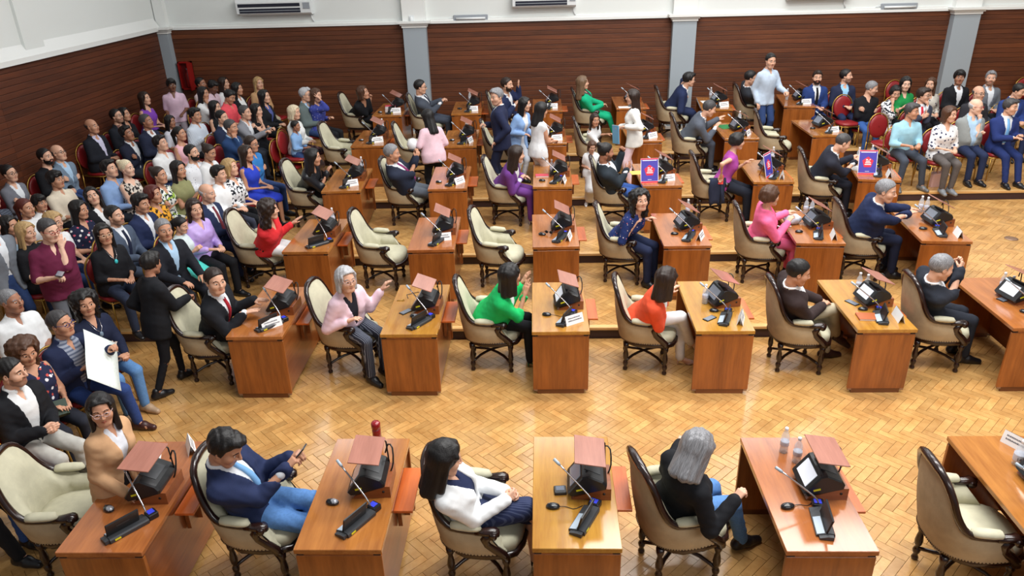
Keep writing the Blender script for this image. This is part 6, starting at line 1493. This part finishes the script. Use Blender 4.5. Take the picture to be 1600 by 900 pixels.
def lanyard(fr):
    W_ = fr['world']; m = MB(); m.tube([W_(-.06, .085, .49), W_(.10, .07, .42), W_(.15, .03, .28), W_(.155, 0, .24), W_(.15, -.03, .28), W_(.10, -.07, .42), W_(-.06, -.085, .49)], .007, 5); m.build('lanyard', plain('lanyard', (40, 48, 88), .6), fr['root'])
    m = MB(); p = W_(.165, 0, .20); m.box(p[0] - .004, p[0] + .004, p[1] - .05, p[1] + .05, p[2] - .06, p[2] + .05); m.build('badge', plain('badge', (170, 190, 206), .3), fr['root'])
au('bald man in white shirt with a navy lanyard badge', 17, 471, yaw=-24, hair='crew', hc='g', head=(16, 0, 0), top=('shirt', WHITE, .9), bot=('trousers', fabric((200, 200, 204))), arms='lap', belly=.06, skin=3, floor=0, parts=lanyard)
au('man with navy-rimmed glasses and navy cardigan holding a white sheet', 95, 506, yaw=-18, hair='short', hc='s', glasses=(46, 46, 110), head=(8, 2, 0), top=('openjacket', fabric((32, 40, 70)), 2), shirt=fabric((150, 156, 172), 'bands', (96, 104, 126)), bot=('trousers', fabric((44, 66, 122), 'denim')), arms=((.40, .20, .90), (.30, -.10, .80), 'grip', 'grip'), legs='w', shoes=((66, 36, 34), 'flat'), skin=2, floor=0,
   parts=lambda fr: sheet(fr))
au('woman with curly black hair, navy sweater and medallion', 133, 474, yaw=-28, sex='f', hair='curly', hc='k', head=(-16, -2, 0), top=('sweater', fabric((30, 36, 60)), 2), bot=('trousers', fabric((92, 134, 184), 'denim')), arms=((.44, .05, .69), (.45, -.02, .70), 'grip', 'grip'), skin=2, floor=0, shoes=((176, 148, 120), 'flat'), parts=lambda fr: (pendant((120, 140, 160))(fr), handbag(fr)))
au('woman with curly brown hair and sleeveless navy floral top', 38, 549, yaw=-22, sex='f', hair='curly', hc='B', head=(-10, -14, 0), top=('tank', fabric((34, 38, 66), 'floral', (200, 84, 76), (226, 224, 232), scale=1.3), 0), bot=('trousers', fabric((40, 42, 52))), arms='lap', belly=.03, skin=2, floor=0, parts=green_bag)
au('man in black jacket and white shirt with beige trousers at the left edge', 18, 582, yaw=-16, hair='short', hc='k', beard=1, head=(20, -4, 0), top=('openjacket', BLACK, 2), shirt=WHITE, bot=('trousers', fabric((186, 184, 178))), arms='clasp', skin=1, floor=0)
au('person with mustard sleeve and jeans cut off by the left edge', -78, 640, yaw=-10, sex='f', hair='long', hc='b', top=('sweater', fabric((222, 150, 40)), 2), bot=('trousers', fabric((60, 92, 160), 'denim')), skin=2, floor=0)
au('person in dark checked shirt cut off by the left edge', -14, 312, hair='short', hc='k', top=('shirt', fabric((40, 44, 56), 'check', (84, 90, 104)), 1.8), bot=('trousers', BLACK), skin=2)
# ------------------------------------------------------------------ guests on the right, facing the camera side
ry = dict(yaw=-72)
def ru(label, px, py, **kw):
    kw.setdefault('yaw', -86); return by_head(label, px, py, **kw)
ru('bearded man in bright navy suit and black tie by the panelling', 1277, 121, hair='quiff', hc='b', beard=2, head=(-12, -4, 0), top=('jacket', fabric((38, 60, 116)), 2), tie=BLACK, bot=('trousers', fabric((34, 48, 92))), skin=1)
ru('man in dark navy suit and open sky-blue shirt by the panelling', 1322, 119, hair='short', hc='k', beard=1, head=(52, 2, 0), top=('jacket', fabric((38, 44, 70)), 2), shirt=fabric((150, 200, 236)), bot=('trousers', NAVY), skin=1)
ru('grey-haired man in black sweater and jeans, arms crossed', 1362, 138, hair='short', hc='g', head=(56, -16, 0), top=('sweater', BLACK, 2), bot=('trousers', fabric((56, 92, 156), 'denim')), arms='crossed', skin=1, belly=.03)
ru('woman with short dark hair, black-white print, hand over mouth', 1399, 145, sex='f', hair='pixie', hc='k', head=(-10, -20, 0), top=('blouse', fabric((230, 232, 236), 'print', (32, 36, 46), (230, 232, 236)), 1.2), bot=('trousers', WHITE), arms='chinr', skin=1)
ru('woman in emerald blouse with black hair looking at a phone', 1415, 131, sex='f', hair='long', hc='k', head=(-12, -10, 0), top=('blouse', fabric((30, 136, 70)), 1.4), bot=('trousers', BLACK), arms='phone', skin=0)
ru('man with glasses and bright red tie, dark suit', 1443, 149, hair='side', hc='b', glasses=(50, 44, 44), head=(40, -2, 0), top=('jacket', fabric((58, 62, 78)), 2), tie=fabric((196, 44, 60)), bot=('trousers', NAVY), arms='chinl', skin=1)
ru('woman with light brown hair and pale floral blouse by the pillar', 1454, 132, sex='f', hair='long', hc='B', head=(-40, 0, 0), top=('blouse', fabric((206, 200, 190), 'floral', (80, 70, 90), (150, 130, 120)), 1.6), bot=('trousers', BLACK), skin=1)
ru('young man with curly black hair, black suit, white shirt', 1499, 121, hair='mop', hc='k', head=(-20, 0, 0), top=('jacket', BLACK, 2), bot=('trousers', BLACK), arms='lap', skin=3)
ru('bearded man with grey hair and mid-grey blazer by the right wall', 1548, 122, hair='quiff', hc='g', beard=1, head=(-26, 0, 0), top=('jacket', fabric((106, 110, 118), 'tweed'), 2), bot=('trousers', DGREY), skin=1)
ru('bald man with glasses and dark jacket, second from the back', 1529, 146, hair='bald', hc='s', glasses=(60, 60, 60), head=(14, -2, 0), top=('jacket', fabric((48, 48, 54)), 2), bot=('trousers', DGREY), skin=1)
ru('person with dark hair and blue suit at the right edge', 1592, 142, hair='short', hc='k', head=(30, -20, 0), top=('jacket', fabric((44, 66, 130)), 2), bot=('trousers', NAVY), skin=1)
ru('man in light aqua shirt with grey trousers beside the empty chair', 1425, 174, hair='side', hc='s', head=(36, -4, 0), top=('shirt', fabric((156, 202, 220)), 1.5), bot=('trousers', fabric((66, 72, 84))), arms=((.36, .08, .70), (.36, -.10, .70), 'grip', 'grip'), legs='w', skin=2, floor=.45, shoes=((92, 92, 92), 'flat'), chair='red banquet chair of the man in aqua shirt')
ru('woman in white blouse with dark blue flowers, brown hair', 1484, 179, sex='f', hair='bob', hc='B', head=(24, -2, 0), top=('blouse', fabric((232, 234, 238), 'floral', (40, 48, 84), (40, 48, 84), scale=1.25), 1.2), bot=('trousers', fabric((92, 86, 84))), arms='lap', skin=1, floor=.45, legs='s', shoes=((120, 124, 130), 'flat'), chair='red banquet chair of the floral-blouse woman')
ru('bald man with red glasses and grey blazer, hand at his chin', 1525, 167, hair='bald', hc='G', glasses=(150, 30, 34), head=(40, -4, 0), top=('openjacket', fabric((136, 140, 140), 'tweed'), 2), shirt=LBLUE, bot=('trousers', fabric((36, 46, 76))), arms=((.20, .03, 1.06), (.22, .10, .80), 'fist', 'fist'), legs='n', belly=.06, skin=0, floor=.45, chair='red banquet chair of the red-glasses man')
ru('man in blue suit and light blue tie at the right edge', 1579, 167, hair='side', hc='s', head=(30, -6, 0), top=('jacket', fabric((38, 54, 112)), 2), tie=fabric((120, 176, 226)), bot=('trousers', fabric((32, 46, 96))), arms=((.36, .10, .78), (.40, .0, .76), 'relax', 'relax'), legs='f', skin=1, floor=.45, chair='red banquet chair of the light-blue-tie man')
# chairs nobody sits on
def red_chair(px, py, z, rz, label): p = at(px, py, z + .46); banquet(p.x, min(p.y, WALL_Y - .36), z, R(rz), label)
red_chair(1380, 222, .45, -80, 'empty red banquet chair beside the man in aqua shirt'); red_chair(1322, 190, .6, -84, 'empty red banquet chair in front of the dark navy suit')
red_chair(452, 258, .3, -20, 'empty red banquet chair in front of the boy in blue'); red_chair(284, 212, .45, -30, 'empty red banquet chair beside the pale pink polo')
red_chair(432, 182, .6, -16, 'empty red banquet chair against the panelling near the phone'); red_chair(1378, 152, .6, -80, 'empty red banquet chair behind the crossed arms man'); red_chair(1578, 150, .6, -80, 'empty red banquet chair at the right wall end')
red_chair(424, 232, .45, -16, 'empty red banquet chair before the resting grey suit man')
# pink bag under the chair
p = at(1463, 290, .45); t = empty('handbag', p, R(14)); tag(t, 'pale pink handbag standing on the floor by the floral-blouse woman', 'handbag')
mp_ = plain('bag_pink', (222, 182, 178), .4)
m = MB(); m.cbox(-.15, .15, -.06, .06, 0, .24, .02); m.build('body', mp_, t)
for y in (-.045, .045): m = MB(); m.tube(spline([(-.07, y, .23), (-.065, y, .33), (0, y, .38), (.065, y, .33), (.07, y, .23)], 10), .008, 6); m.build('handle', mp_, t)
m = MB(); m.tube(spline([(.15, 0, .22), (.21, -.02, .16), (.22, -.04, .06), (.18, -.06, .01)], 8), .010, 6); m.build('strap', plain('strap_pale', (236, 224, 222), .5), t)
# cap in the hand of the pink-shirt woman, phone held up at the back
p = aty(645, 226, 12.4); t = empty('cap', p); tag(t, 'white and black cap hanging from the pink-shirt woman\'s hand', 'cap')
m = MB(); m.ball((0, 0, 0), .10, .10, .11, 12, 7); m.build('crown', M_capw, t); m = MB(); m.ball((.01, 0, -.085), .095, .10, .05, 12, 6); m.build('brim', M_blk, t)
p = at(1580, 373, .3); t = empty('floor_outlet', p); tag(t, 'round metal floor outlet in the parquet at right', 'outlet'); m = MB(); m.lathe([(.06, 0), (.09, .002), (.09, .006), (.05, .008), (.0, .008)], n=14); m.build('plate', M_peg, t)
print('PERSONS', NP)
